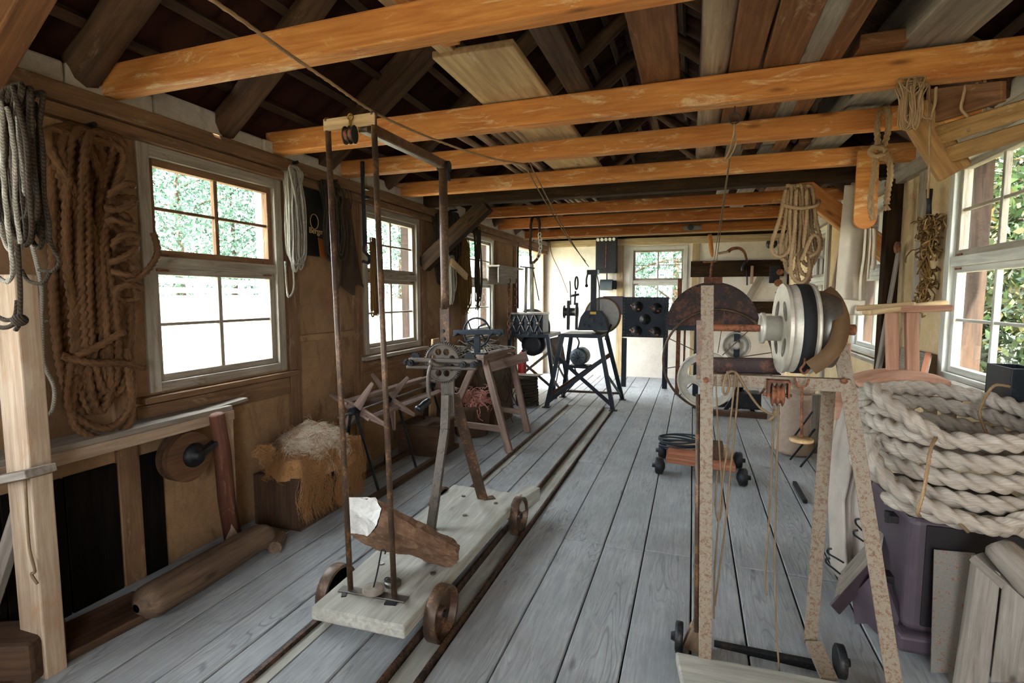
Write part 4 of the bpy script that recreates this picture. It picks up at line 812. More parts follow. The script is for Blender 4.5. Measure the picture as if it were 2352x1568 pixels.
m = MB(); m.tube(spl([c+V((.02,0,.019)),c+V((-.02,.01,.022)),c+V((-.035,0,.025)),c+V((-.03,-.015,.022)),c+V((0,-.018,.02))],5), .003, 6); m.build('hook', M['iron'], w2)
# long rope overhead and its two falls to the far machine
m = MB(); pts = [P(480,-5,z=2.30),P(560,50,z=2.31),P(660,122,z=2.33),P(760,190,z=2.35),P(860,258,z=2.37),P(960,305,z=2.395),P(1060,343,z=2.41),P(1140,366,z=2.42),P(1205,377,z=2.43)]
m.tube(even(spl(pts,8),.02), .0075, 8, lobes=3, pitch=.045, amp=.2); tag(m.build('long_rope', M['ropetan']), 'long tan rope slung under the beams from the top left corner', 'rope')
for i, (px, ex, ey) in enumerate(((1203,1345,600),(1217,1352,612))):
    a = P(px,375,y=3.62); b = P(ex,ey,y=6.95); m = MB(); m.tube(cable(a, b, .05, 14), .005, 6); tag(m.build('fall_rope', M['twine']), ['left rope fall running from the overhead rope down to the dark machine','right rope fall running from the overhead rope down to the dark machine'][i], 'rope', 'rope falls to the dark machine')
# ------------------------------------------------------------------ wooden swift (yarn winder) on iron legs
sw = root('yarn_swift', (-2.35,3.75,0), 'wooden winding reel with spread blades on thin iron legs', 'reel')
hx = -2.36; h1 = P(816,941,x=hx); h2 = P(893,918,x=hx); h3 = V((hx, h2.y+.75, h2.z)); h1.z = h2.z = h3.z = (h1.z+h2.z)/2
for hi, (h, a0, n) in enumerate(((h1, 60, 4), (h2, 52, 5), (h3, 75, 4))):
    for k in range(n):
        an = math.radians(a0+(360/n)*k+(8 if k % 2 else -6)); d = V((math.cos(an), 0, math.sin(an))); m = MB()
        m.bar(h+d*.03+V((0,.03*(k % 2),0)), h+d*.27+V((0,.03*(k % 2),0)), .024, .075, up=d.cross(V((0,1,0))), w2=.016, h2=.03); m.build('blade', M['oldwood'], sw, bevel=.008)
    m = MB(); m.cyl(h+V((0,-.05,0)), h+V((0,.06,0)), .03, 14); m.build('hub', M['ironblue'], sw)
for k in range(4):
    an = math.radians(60+90*k); d = V((math.cos(an), 0, math.sin(an)))*.11; m = MB(); m.bar(h1+d+V((0,.0,0)), h2+d, .02, .045, up=d); m.build('slat', M['oldwood'], sw, bevel=.003)
    m = MB(); m.bar(h2+d, h3+d, .02, .045, up=d); m.build('slat', M['oldwood'], sw, bevel=.003)
m = MB(); m.cyl(h1+V((0,-.2,-.01)), h3+V((0,.1,0)), .009, 10); m.build('axle', M['steel'], sw)
for h in (h1, h2.lerp(h3,.15), h3):
    for s in (-1, 1):
        m = MB(); m.bar(h+V((s*.02,-.03,0)), V((hx+s*.16,h.y+.05,.015)), .022, .01, up=(0,1,0)); m.build('leg', M['iron'], sw, bevel=.002)
m = MB(); m.bar((hx+.17,h1.y-.1,.02), (hx+.17,h3.y+.2,.02), .05, .04); m.bar((hx-.17,h1.y-.1,.02), (hx-.17,h3.y+.2,.02), .05, .04); m.build('floor_runners', M['darkwood'], sw, bevel=.004)
# trestle
ts = root('trestle', (-2.03,5.1,0), 'worn wooden trestle with splayed legs carrying the blue hand winder', 'trestle')
t0 = P(1104,824,y=4.86); t1 = V((t0.x+.02, t0.y+.72, t0.z)); 
m = MB(); m.bar(t0+V((0,-.06,0)), t1+V((0,.06,0)), .12, .09); m.build('top_beam', M['oldwood'], ts, bevel=.006, warp=.003)
feet = [(-1.625,4.63,0),(-1.683,5.40,0),(-2.42,4.72,0),(-2.42,5.62,0)]; tops = [t0+V((.05,0,-.02)), t1+V((.05,0,-.02)), t0+V((-.05,0,-.02)), t1+V((-.05,0,-.02))]
for f, t in zip(feet, tops):
    m = MB(); m.bar(t, f, .065, .05, up=(0,1,0)); m.build('leg', M['oldwood'], ts, bevel=.005)
for i, j in ((0,2),(1,3)):
    m = MB(); a = V(feet[i]).lerp(tops[i],.25); b = V(feet[j]).lerp(tops[j],.25); m.bar(a, b, .03, .06); m.build('stretcher', M['oldwood'], ts, bevel=.004)
hw = root('hand_winder', (t0.x,t0.y+.1,t0.z+.05), 'blue black hand winder with cross bar and spoked wheel on the trestle', 'winder')
zb = P(1100,763,y=t0.y).z
m = MB(); m.bar(P(1043,763,y=t0.y), P(1158,762,y=t0.y), .04, .05); m.build('cross_bar', M['ironblue'], hw, bevel=.003)
m = MB(); p = P(1096,770,y=t0.y+.02); m.bar(p, V((p.x,p.y,t0.z+.045)), .06, .03, up=(0,1,0)); m.box(p.x-.1,p.x+.1,p.y-.05,p.y+.05,t0.z+.045,t0.z+.065); m.build('pillar', M['ironblue'], hw, bevel=.003)
wc = P(1095,763,y=t0.y+.12); Rw = .148
m = MB(); m.tube([wc+V((Rw*math.cos(t),0,Rw*math.sin(t))) for t in [2*pi*k/40 for k in range(40)]], .011, 8, True); wr = m.build('wheel_rim', M['ironblue'], hw)
for k in range(4):
    an = k*pi/2+.5; m = MB(); m.tube(spl([wc, wc+V((.07*math.cos(an+.6),0,.07*math.sin(an+.6))), wc+V((Rw*math.cos(an+.2),0,Rw*math.sin(an+.2)))],6), .009, 7); m.build('spoke', M['ironblue'], wr)
for px in (1052,1132,1152):
    m = MB(); p = P(px,766,y=t0.y); m.cyl(p+V((0,-.05,-.005)), p+V((0,.05,-.005)), .017, 12); m.tube([p+V((.02,-.05,.0)),p+V((-.01,-.07,-.02)),p+V((-.03,-.05,-.01))], .007, 6); m.build('spindle_hook', M['ironblue'], hw)
m = MB(); m.bar(P(1118,845,y=5.35), P(1212,818,y=5.5), .03, .11); tag(m.build('notched_board', M['oldwood'], bevel=.006), 'pale board with bolt holes stuck out beside the trestle', 'board')
# stuff heaped behind the trestle
sb = root('yarn_basket', P(1080,960,z=0), 'round basket filled with pinkish yarn ends under the trestle', 'basket')
c = P(1075,985,z=0); c = V((-2.25,5.15,0)); m = MB(); m.lathe(c, (0,0,1), [(0,.17),(.02,.18),(.30,.21),(.34,.215),(.34,.195),(.03,.165)], 26); m.build('basket_wall', M['darkwood'], sb)
m = MB(); rnd = random.Random(9)
for k in range(170):
    p = c+V((rnd.uniform(-.15,.15), rnd.uniform(-.15,.15), .33+rnd.uniform(0,.12))); L = [p]
    for q in range(5): p = p+V((rnd.gauss(0,.035), rnd.gauss(0,.035), rnd.gauss(-.004,.03))); L.append(p)
    m.tube(spl(L,2), .0045, 4)
y_ = m.build('yarn', M['pinkyarn'], sb); y_['kind'] = 'stuff'
nb = root('net_heap', V((-2.4,5.75,0)), 'tangled heap of grey green nets and cords behind the trestle', 'net')
m = MB()
for k in range(150):
    p = V((-2.4+rnd.uniform(-.22,.25), 5.8+rnd.uniform(-.3,.3), .75+rnd.uniform(-.05,.2))); L = [p]; 
    for q in range(7): p = p+V((rnd.gauss(.01,.04), rnd.gauss(-.01,.05), -rnd.uniform(.01,.16))); p.z = max(p.z,.02); L.append(p)
    m.tube(spl(L,2), .0055, 4)
q_ = m.build('cords', M['ropedark'], nb); q_['kind'] = 'stuff'
m = MB()
for k in range(60):
    p = V((-2.35+rnd.uniform(-.18,.2), 5.55+rnd.uniform(-.25,.3), .92+rnd.uniform(-.05,.08))); L = [p]
    for q in range(5): p = p+V((rnd.gauss(.02,.05), rnd.gauss(-.01,.05), rnd.gauss(-.01,.02))); L.append(p)
    m.tube(spl(L,2), .006, 4)
q_ = m.build('grey_cords', M['ropegrey'], nb); q_['kind'] = 'stuff'
m = MB(); m.box(-2.68,-2.1,5.45,6.1,.0,.7); tag(m.build('store_chest', M['darkwood'], bevel=.01), 'dark wooden chest under the heap of nets', 'chest')
m = MB(); m.box(-2.62,-2.2,4.25,4.62,.0,.30); tag(m.build('wooden_chest', M['darkwood'], bevel=.012), 'low dark wooden trunk on the floor behind the sledge gear', 'trunk')
m = MB(); p = P(908,800,y=5.2); 
timber('leaning_board', (-2.66,5.0,.0), (-2.6,5.0,1.05), .14, .025, M['boardpale'], 'pale narrow board leaning on the left wall behind the gear', 'board', up=(1,0,0), bev=.003)
# coil of dark cable
cs = root('cable_coil', V((-2.07,6.75,0)), 'tall stack of coiled dark cable on the floor by the trestle', 'cable coil')
c = P(1208,935,z=0)+V((-.02,.1,0))
m = MB(); L = []
for k in range(24*17): a = 2*pi*k/24; L.append(c+V(((.145+.012*math.sin(k*1.3))*math.cos(a), (.145+.012*math.cos(k*.7))*math.sin(a), .015+.0235*k/24+.004*math.sin(k*.37))))
m.tube(L, .013, 6); m.build('cable_turns', M['ropedark'], cs)
m = MB(); m.bar(c+V((-.2,.02,.425)), c+V((.2,-.05,.44)), .2, .008); tag(m.build('paper_sheet', M['boardgrey']), 'bent pale sheet lying on top of the cable stack', 'sheet')
fe = root('fire_extinguisher', V((-2.3,7.0,0)), 'red fire extinguisher half hidden below the left machine', 'extinguisher')
c = P(1199,838,y=7.15); m = MB(); m.lathe((c.x,7.15,0), (0,0,1), [(0,.06),(.02,.065),(c.z+.12,.065),(c.z+.17,.045),(c.z+.2,.02)], 20); m.build('cylinder', M['red'], fe)
m = MB(); m.bar((c.x,7.15,c.z+.2), (c.x+.08,7.12,c.z+.23), .03, .04); m.build('valve_head', M['black'], fe)
# ------------------------------------------------------------------ left machine
def legs(par, tops, feet, mat, w=.045):
    for t, f in zip(tops, feet):
        m = MB(); m.bar(t, f, w, w, up=(0,1,0)); m.build('leg', mat, par, bevel=.004)
def xbrace(par, a, b, c, d, mat, w=.04, t=.012):
    for p, q in ((a,b),(c,d)):
        m = MB(); m.bar(p, q, t, w); m.build('cross_brace', mat, par)
m1 = root('strand_machine', V((-2.25,7.7,0)), 'blue grey strand forming machine with cross patterned block, next to the side door', 'machine')
y0 = 7.42; A = P(1168,766,y=y0); B = P(1260,766,y=y0); zt = A.z; dep = .75
m = MB(); m.box(A.x,B.x,y0,y0+.04,zt-.05,zt); m.box(A.x,B.x,y0+dep-.04,y0+dep,zt-.05,zt); m.box(A.x,A.x+.04,y0+.04,y0+dep-.04,zt-.05,zt); m.box(B.x-.04,B.x,y0+.04,y0+dep-.04,zt-.05,zt); m.box(A.x+.04,B.x-.04,y0+.04,y0+dep-.04,zt-.012,zt-.002); m.build('table_frame', M['ironblue'], m1, bevel=.003)
ft_ = [(A.x-.02,y0-.05,0),(B.x+.12,y0-.05,0),(A.x-.02,y0+dep+.05,0),(B.x+.12,y0+dep+.05,0)]; tp_ = [V((A.x+.02,y0+.02,zt-.03)),V((B.x-.02,y0+.02,zt-.03)),V((A.x+.02,y0+dep-.02,zt-.03)),V((B.x-.02,y0+dep-.02,zt-.03))]
legs(m1, tp_, ft_, M['ironblue'], .05)
L = lambda i, t: tp_[i].lerp(V(ft_[i]), t)
xbrace(m1, L(0,.25), L(1,.85), L(1,.25), L(0,.85), M['steel']); xbrace(m1, L(1,.2), L(3,.9), L(3,.3), L(1,.9), M['iron'])
a = P(1168,757,y=y0+.08); b = P(1247,718,y=y0+.08)
m = MB(); m.box(a.x,b.x,y0+.08,y0+.4,zt,b.z-.03); m.build('block_body', M['ironblue'], m1, bevel=.004)
m = MB(); m.box(a.x-.02,b.x+.01,y0+.06,y0+.42,b.z-.03,b.z); m.build('block_cover', M['steel'], m1, bevel=.004)
n = 4; wv = (b.x-a.x)/n
for k in range(n):
    x0_, x1_ = a.x+wv*k+.01, a.x+wv*(k+1)-.01; m = MB(); yy = y0+.065; z0_, z1_ = zt+.03, b.z-.035
    m.bar((x0_,yy,z0_),(x1_,yy,z1_),.012,.022,up=(0,1,0)); m.bar((x0_,yy-.006,z1_),(x1_,yy-.006,z0_),.012,.022,up=(0,1,0)); m.lathe(((x0_+x1_)/2,yy-.03,(z0_+z1_)/2),(0,1,0),[(0,.02),(.03,.045)],16); m.build('front_strut', M['steel'], m1)
    m = MB(); p = V(((x0_+x1_)/2,yy-.02,zt+.03)); m.tube(spl([p,p+V((0,-.05,.01)),p+V((.01,-.07,-.02)),p+V((.0,-.06,-.05))],4),.008,6); m.build('tension_hook', M['steel'], m1)
m = MB(); c = P(1222,752,y=y0+.5); m.plate([circ(.30,40)], .02, c, (1,0,0), (0,0,1)); m.build('back_disc', M['steel'], m1)
m = MB(); m.lathe(P(1222,792,y=y0+.15), (0,1,0), [(0,.10),(.0,.17),(.35,.17),(.38,.1)], 26); m.build('drum_motor', M['black'], m1)
m = MB(); m.hexa([(B.x+.0,y0+.05,zt-.45),(B.x+.015,y0+.05,zt-.45),(B.x+.13,y0+.6,zt-.5),(B.x+.11,y0+.6,zt-.5),(B.x+.0,y0+.05,zt-.06),(B.x+.015,y0+.05,zt-.06),(B.x+.05,y0+.6,zt-.06),(B.x+.03,y0+.6,zt-.06)]); m.build('belt_guard', M['darkwood'], m1, bevel=.003)
for i, (pa, pb, r, mt) in enumerate((((1207,718),(1209,615),.022,'steelpale'),((1222,715),(1221,600),.032,'steelpale'),((1238,690),(1215,570),.008,'iron'))):
    m = MB(); m.tube([P(*pa,y=y0+.22), P((pa[0]+pb[0])/2,(pa[1]+pb[1])/2,y=y0+.22), P(*pb,y=y0+.22)], r, 10); m.build('guide_pole', M[mt], m1)
m = MB(); m.bar(P(1195,612,y=y0+.2), P(1228,616,y=y0+.2), .04, .02); m.build('pole_clamp', M['iron'], m1)
lp = root('rope_sling', P(1228,545,y=7.28), 'dark wrapped rope sling looped over the far beam above the left machine', 'sling')
m = MB(); m.tube(even(spl([P(1219,605,y=7.45),P(1218,570,y=7.35),P(1219,530,y=7.13),P(1221,505,y=7.12),P(1229,497,y=7.19),P(1238,505,y=7.12),P(1239,530,y=7.13),P(1241,565,y=7.35),P(1236,590,y=7.42),P(1224,605,y=7.45)],8),.03), .022, 9, lobes=3, pitch=.12, amp=.25); m.build('rope', M['ropedark'], lp)
m = MB(); chainmesh(m, [P(1239,535,y=7.12),P(1242,570,y=7.33),P(1236,592,y=7.4)], .03, .009); m.build('chain_part', M['steelpale'], lp)
# ------------------------------------------------------------------ dark winding machine at the end of the track
m2 = root('winding_machine', V((-1.4,7.2,0)), 'dark winding machine on a splayed iron stand at the end of the track', 'machine')
y0, y1 = 6.86, 7.46; A = P(1288,766,y=y0); B = P(1380,768,y=y0); zt = A.z
m = MB(); m.box(A.x,B.x,y0,y0+.045,zt-.05,zt); m.box(A.x,B.x,y1-.045,y1,zt-.05,zt); m.box(A.x,A.x+.045,y0+.045,y1-.045,zt-.05,zt); m.box(B.x-.045,B.x,y0+.045,y1-.045,zt-.05,zt); m.box(A.x+.045,B.x-.045,y0+.045,y1-.045,zt-.01,zt); m.build('table_frame', M['ironblue'], m2, bevel=.003)
ft_ = [V((-1.843,6.75,0)),V((-.958,6.83,0)),V((-1.80,7.52,0)),V((-.93,7.60,0))]; tp_ = [V((A.x+.02,y0+.02,zt-.03)),V((B.x-.02,y0+.02,zt-.03)),V((A.x+.02,y1-.02,zt-.03)),V((B.x-.02,y1-.02,zt-.03))]
legs(m2, tp_, ft_, M['ironblue'], .055); 
for f in ft_:
    m = MB(); m.box(f.x-.05,f.x+.05,f.y-.04,f.y+.04,0,.012); m.build('foot_plate', M['iron'], m2)
xbrace(m2, L(0,.3), L(1,.93), L(1,.3), L(0,.93), M['ironblue'], .05, .014)
xbrace(m2, L(0,.6), L(2,.95), L(1,.5), L(3,.95), M['ironblue'], .04, .012)
m = MB(); m.bar(L(2,.9), L(3,.9), .03, .03); m.bar(L(0,.85)+V((0,.06,0)), L(3,.3), .02, .06); m.build('lower_rails', M['darkwood'], m2)
mo = P(1328,820,y=7.05); ml = MB(); ml.lathe(mo+V((0,-.02,0)), (0,1,0), [(0,.09),(.01,.115),(.05,.125),(.26,.125),(.29,.1)], 26); mm = ml.build('electric_motor', M['motor'], m2)
m = MB()
for k in range(10):
    a = 2*pi*k/10; m.bar(mo+V((.03*math.cos(a),-.024,.03*math.sin(a))), mo+V((.085*math.cos(a),-.024,.085*math.sin(a))), .012, .014, up=(0,1,0))
m.lathe(mo+V((0,-.028,0)),(0,1,0),[(0,.012),(.004,.022)],14); m.build('fan_slots', M['black'], mm)
m = MB(); m.box(mo.x-.14,mo.x+.14,7.08,7.3,mo.z-.16,mo.z-.12); m.build('motor_seat', M['ironblue'], m2, bevel=.003)
m = MB(); gp = [P(*q,y=7.0) for q in ((1328,758),(1335,728),(1345,714),(1378,714),(1390,730),(1398,758))]; bx_ = [((p-gp[0]).x, p.z-gp[0].z) for p in gp]; m.plate([bx_], .22, gp[0]+V((0,.06,0)), (1,0,0), (0,0,1)); m.build('gear_housing', M['ironblue'], m2, bevel=.006)
m = MB(); p = P(1362,718,y=6.93); m.box(p.x-.04,p.x+.04,6.935,6.95,p.z-.02,p.z+.012); m.build('brass_plate', M['brass'], m2)
m = MB()
for px, py, r in ((1340,745,.02),(1352,725,.025),(1360,735,.03),(1378,745,.018),(1350,748,.022)): q = P(px,py,y=6.95); m.cyl(q, q+V((0,-.03,0)), r, 12)
q_ = m.build('gear_knobs', M['iron'], m2); q_['kind'] = 'stuff'
m = MB(); a = P(1363,716,y=7.05); b = P(1364,622,y=7.05); m.bar(a, b, .075, .05, up=(0,1,0)); m.build('column', M['iron'], m2, bevel=.004)
m = MB(); p = P(1358,625,y=7.0); m.box(p.x-.05,p.x+.09,6.95,7.1,p.z-.03,p.z+.03); m.tube(spl([P(1352,622,y=6.98),P(1347,640,y=6.98),P(1347,655,y=6.98)],4), .012, 7); m.ball(P(1347,656,y=6.98), .022, 10, 8); m.tube(spl([P(1370,628,y=7.02),P(1376,660,y=7.02),P(1376,712,y=7.02)],4), .008, 6); m.build('lever_head', M['iron'], m2)
m = MB(); c = P(1384,724,y=7.22); m.plate([circ(.235,44)], .03, c, (1,0,0), (0,0,1)); dk = m.build('flywheel', M['steel'], m2)
m = MB(); m.tube([c+V((.235*math.cos(t),0,.235*math.sin(t))) for t in [2*pi*k/44 for k in range(44)]], .018, 8, True); m.build('drive_belt', M['beltbrown'], dk)
m = MB(); a = P(1305,757,y=6.95); m.bar(a, P(1306,690,y=6.95), .035, .05, up=(0,1,0)); a = P(1324,757,y=6.95); m.bar(a, P(1325,695,y=6.95), .035, .03, up=(0,1,0)); m.build('bobbin_frame', M['iron'], m2, bevel=.003)
m = MB(); c = P(1312,716,y=7.0); m.lathe(c+V((-.10,0,0)), (1,0,0), [(0,.09),(.01,.09),(.012,.055),(.17,.055),(.172,.1),(.185,.1)], 24); m.build('bobbin', M['steel'], m2)
m = MB(); c = P(1324,650,y=7.02); m.tube([c+V((.02*math.cos(t),0,.085*math.sin(t))) for t in [2*pi*k/20 for k in range(20)]], .012, 7, True); m.bar(P(1322,668,y=7.02), P(1320,700,y=7.02), .02, .03, up=(0,1,0)); m.tube([P(1311,700,y=7),P(1310,660,y=7),P(1309,645,y=7)], .009, 6); m.tube([P(1309,680,y=7),P(1330,676,y=7)], .016, 7); m.build('tension_lever', M['iron'], m2)
m = MB(); m.tube(spl([P(1322,770,y=7.0),P(1330,785,y=7.0),P(1326,800,y=7.02)],5), .012, 7); m.tube(spl([P(1320,845,y=7.1),P(1325,870,y=7.1),P(1305,895,y=7.1),P(1290,910,y=7.2)],5), .01, 7); m.tube(spl([P(1390,780,y=7.0),P(1398,760,y=7.05),P(1404,745,y=7.1)],4), .012, 7); m.build('cables', M['black'], m2)
# ------------------------------------------------------------------ blue switch panel on legs
pn = root('switch_panel', V((-.76,8.75,0)), 'blue black bolted switch panel with five knobs on two legs', 'panel')
yp = 8.72; a = P(1430,682,y=yp); b = P(1534,776,y=yp)
m = MB(); m.box(a.x,b.x,yp,yp+.05,b.z,a.z); m.build('panel_plate', M['ironblue'], pn, bevel=.004)
for px in (1434,1529):
    m = MB(); q = P(px,776,y=yp+.03); m.box(q.x-.04,q.x+.04,yp+.01,yp+.06,0,q.z); m.build('leg', M['ironblue'], pn, bevel=.003)
m = MB(); W_ = b.x-a.x; H_ = a.z-b.z
for k in range(13):
    for z in (.035, H_-.035): m.cyl((a.x+.03+(W_-.06)*k/12,yp-.016,b.z+z), (a.x+.03+(W_-.06)*k/12,yp,b.z+z), .013, 8)
for k in range(1, 11):
    for x in (.03, W_-.03): m.cyl((a.x+x,yp-.016,b.z+.035+(H_-.07)*k/11), (a.x+x,yp,b.z+.035+(H_-.07)*k/11), .013, 8)
q_ = m.build('edge_bolts', M['boltm'], pn); q_['kind'] = 'stuff'
for k, (px, py) in enumerate(((1464,704),(1508,708),(1482,733),(1462,760),(1506,762))):
    q = P(px,py,y=yp); m = MB(); m.lathe(q, (0,-1,0), [(0,.09),(.03,.085),(.05,.05),(.10,.045),(.12,.02)], 20); kn = m.build('knob', M['iron'], pn)
    if k != 2:
        m = MB(); m.bar(q+V((-.10,-.06,.03)), q+V((.05,-.09,-.05)), .03, .05, up=(0,1,0)); m.build('handle_grip', M['rust'], kn, bevel=.01)
m = MB(); q = P(1388,680,y=8.9); r = P(1432,722,y=8.9); m.box(q.x,r.x+.02,8.765,8.95,r.z,q.z); tag(m.build('junction_box', M['stove'], bevel=.006), 'dull reddish box beside the blue switch panel', 'box')
fb = root('fuse_box', P(1394,585,y=9.85), 'tall black fuse box with white fuses on the far wall', 'fuse box')
a = P(1371,545,y=9.83); b = P(1417,627,y=9.83); m = MB(); m.box(a.x,b.x,9.72,YF,b.z,a.z-.0); m.build('case', M['black'], fb, bevel=.005)
m = MB(); m.box(a.x+.01,b.x-.01,9.70,9.72,b.z+.0,b.z+.09); m.build('base_cover', M['iron'], fb)
m = MB(); xm = (a.x+b.x)/2; m.box(xm-.006,xm+.006,9.71,9.721,b.z+.1,a.z-.13); m.build('door_seam', M['rust'], fb)
for k in range(5):
    m = MB(); x = a.x+.045+(b.x-a.x-.09)*k/4; m.cyl((x,9.74,a.z-.06), (x,9.67,a.z-.06), .028, 14); m.build('fuse', M['porcelain'], fb)
mt_ = root('round_meter', P(1393,654,y=9.85), 'grey cylindrical meter on the far wall below the fuse box', 'meter')
a = P(1379,654,y=9.75); b = P(1407,654,y=9.75); m = MB(); m.cyl(a, b, .10, 24); m.build('drum', M['motor'], mt_, bevel=.004)
m = MB(); m.bar(P(1394,627,y=9.8), P(1394,645,y=9.8), .02, .02); m.box(b.x,b.x+.05,9.72,YF,b.z-.08,b.z+.08); m.build('bracket', M['iron'], mt_)
m = MB(); pts = [P(1262,548,y=9.6),P(1268,585,y=9.6),P(1284,620,y=9.5),P(1296,650,y=9.3),P(1304,672,y=9.0)]; m.tube(spl(pts,6), .008, 6); tag(m.build('dangling_string', M['cordbrown']), 'thin brown cord hanging before the bright far wall', 'cord')
# ------------------------------------------------------------------ tool rails on the far wall
m = MB(); a = P(1587,600,y=9.86); b = P(1800,634,y=9.86); m.box(a.x,b.x,9.84,YF,b.z,a.z); tag(m.build('tool_rail', M['dark'], bevel=.004), 'dark plank tool rail on the far wall right of its window', 'rail')
m = MB(); a = P(1690,692,y=9.86); b = P(1800,720,y=9.86); m.box(a.x,b.x,9.84,YF,b.z,a.z); tag(m.build('tool_rail', M['dark'], bevel=.004), 'lower dark plank on the far wall behind the big drum', 'rail')
m = MB(); a = P(1884,546,y=9.86); b = P(1935,668,y=9.86); m.box(a.x,min(b.x,XR-.02),9.83,YF,b.z-.3,a.z); tag(m.build('back_board', M['dark'], bevel=.004), 'tall dark board standing in the far right corner', 'board')
m = MB(); xs = V((0,0,0)); m.box(1.30,1.42,9.8,9.83,1.55,1.57); m.cyl((1.35,9.78,1.9),(1.35,9.7,1.9),.05,12); m.cyl((1.33,9.78,1.72),(1.33,9.7,1.72),.06,12); 
tag(m.build('iron_gear', M['rust']), 'rusty iron parts hung on the dark corner board', 'tool')
sk = root('sickle', P(1690,585,y=9.8), 'old sickle with curved blade hanging above the dark tool rail', 'sickle')
m = MB(); L_ = spl([P(1672,578,y=9.8),P(1682,571,y=9.8),P(1698,570,y=9.8),P(1709,578,y=9.8),P(1714,592,y=9.8),P(1716,602,y=9.8)],6)
for k, (p, q) in enumerate(zip(L_, L_[1:])): m.bar(p, q, .012, .06-.001*k, up=(0,0,1) if k < 12 else (1,0,0))
m.build('blade', M['rust'], sk); m = MB(); m.cyl(P(1650,582,y=9.8), P(1673,578,y=9.8), .022, 10); m.build('handle', M['wood'], sk)
m = MB(); c = P(1772,560,y=9.89); m.lathe(c, (0,-1,0), [(0,.085),(.03,.085),(.032,.05),(.05,.03)], 24); tag(m.build('round_boss', M['black']), 'round black boss on the far wall above the tool rail', 'knob')
tl = root('hanging_tools', P(1716,610,y=9.8), 'dark iron tongs hung on the tool rail', 'tongs'); m = MB(); m.tube(spl([P(1714,600,y=9.8),P(1706,612,y=9.8),P(1706,622,y=9.8)],4), .03, 8); m.tube([P(1715,605,y=9.8),P(1716,640,y=9.8),P(1716,655,y=9.8)], .013, 7); m.build('iron', M['iron'], tl)
for i, (px, pb, w, r) in enumerate(((1728,652,.03,'wood'),(1780,650,.1,'iron'))):
    m = MB(); a = P(px,610,y=9.8); b = P(px-2,pb,y=9.8); m.bar(a, b, w*1.6, .03, up=(0,1,0)); tag(m.build('hand_tool', M[r], bevel=.006), ['wooden handled tool hung on the dark tool rail','broad dark tool hung at the right end of the tool rail'][i], 'tool')
m = MB(); a = P(1748,634,y=9.88); b = P(1716,690,y=9.88); m.bar(a, b, .10, .03, up=(0,1,0)); tag(m.build('slanting_batten', M['whiteworn'], bevel=.003), 'pale slanting batten with a bright knob below the tool rail', 'batten')
# ------------------------------------------------------------------ rope layer with half round guard
rl = root('laying_machine', V((.2,7.35,0)), 'big rope laying machine with a rusted half round guard', 'machine')
yg = 7.25; c = P(1634,748,y=yg); R = 100/1200*(c-V((0,0,CH))).dot(FW)
m = MB(); hp_ = [(R*math.cos(pi*k/32), R*math.sin(pi*k/32)) for k in range(33)]; m.plate([hp_], .05, c, (1,0,0), (0,0,1)); gd = m.build('guard', M['guard'], rl, bevel=.004)
m = MB()
for k in range(19): a = pi*k/18; m.cyl(c+V((R*.97*math.cos(a),-.03,R*.97*math.sin(a))), c+V((R*.97*math.cos(a),-.045,R*.97*math.sin(a))), .014, 8)
for px, py in ((1560,738),(1585,678),(1662,683),(1668,740),(1702,742)): q = P(px,py,y=yg-.025); m.cyl(q, q+V((0,-.02,0)), .028, 10)
q_ = m.build('guard_bolts', M['iron'], gd); q_['kind'] = 'stuff'
cw = P(1646,826,y=yg-.08); Rw = 118/1200*(cw-V((0,0,CH))).dot(FW); cw.z = Rw+.012
m = MB(); m.tube([cw+V((Rw*math.cos(t),0,Rw*math.sin(t))) for t in [2*pi*k/64 for k in range(64)]], .016, 8, True); rg_ = m.build('ring_wheel', M['poleiron'], rl)
for k in range(10):
    a = 2*pi*k/10+.2; m = MB(); m.bar(cw+V((.1*math.cos(a),.0,.1*math.sin(a))), cw+V((Rw*math.cos(a),0,Rw*math.sin(a))), .01, .012); m.build('spoke', M['poleiron'], rg_)
cp = P(1622,872,y=yg-.25); Rp = 64/1200*(cp-V((0,0,CH))).dot(FW)
m = MB(); m.plate([circ(Rp,48)]+[oval(Rp*.30,Rp*.2,Rp*.55*math.cos(2*pi*k/4+.8),Rp*.55*math.sin(2*pi*k/4+.8),2*pi*k/4+.8+pi/2) for k in range(4)], .02, cp, (1,0,0), (0,0,1)); m.lathe(cp+V((0,-.045,0)), (0,1,0), [(0,Rp*.94),(0,Rp),(.09,Rp),(.09,Rp*.94)], 48, closed=True); pw_ = m.build('pulley_wheel', M['steelpale'], rl, bevel=.002)
m = MB(); m.cyl(cp+V((0,-.1,0)), cp+V((0,.25,0)), .045, 16); m.build('hub', M['rust'], pw_)
c2 = P(1690,792,y=yg+.15); m = MB(); m.lathe(c2, (0,-1,0), [(0,.17),(.02,.175),(.10,.175),(.10,.155),(.03,.15),(.03,.06),(.12,.05),(.12,.02)], 32); m.build('small_pulley', M['steelpale'], rl)
m = MB(); 
for px in (1600,1692): q = P(px,800,y=yg+.1); m.box(q.x-.035,q.x+.035,yg+.07,yg+.13,0,c.z)
m.box(P(1530,748,y=yg).x, P(1740,748,y=yg).x, yg+.05, yg+.14, c.z-.07, c.z-.005); m.build('upright_frame', M['ironblue'], rl, bevel=.003)
for a, b in (((1690,870),(1735,955)),((1715,870),(1660,950))):
    m = MB(); m.bar(P(*a,y=yg+.05), P(*b,y=yg+.05), .05, .03, up=(0,1,0)); m.build('stay', M['ironblue'], rl)
for yy in (yg-.25, yg+.35):
    m = MB(); m.box(P(1600,950,y=yg).x, P(1755,950,y=yg).x, yy-.05, yy+.05, 0, .07); m.build('base_timber', M['darkwood'], rl, bevel=.006)
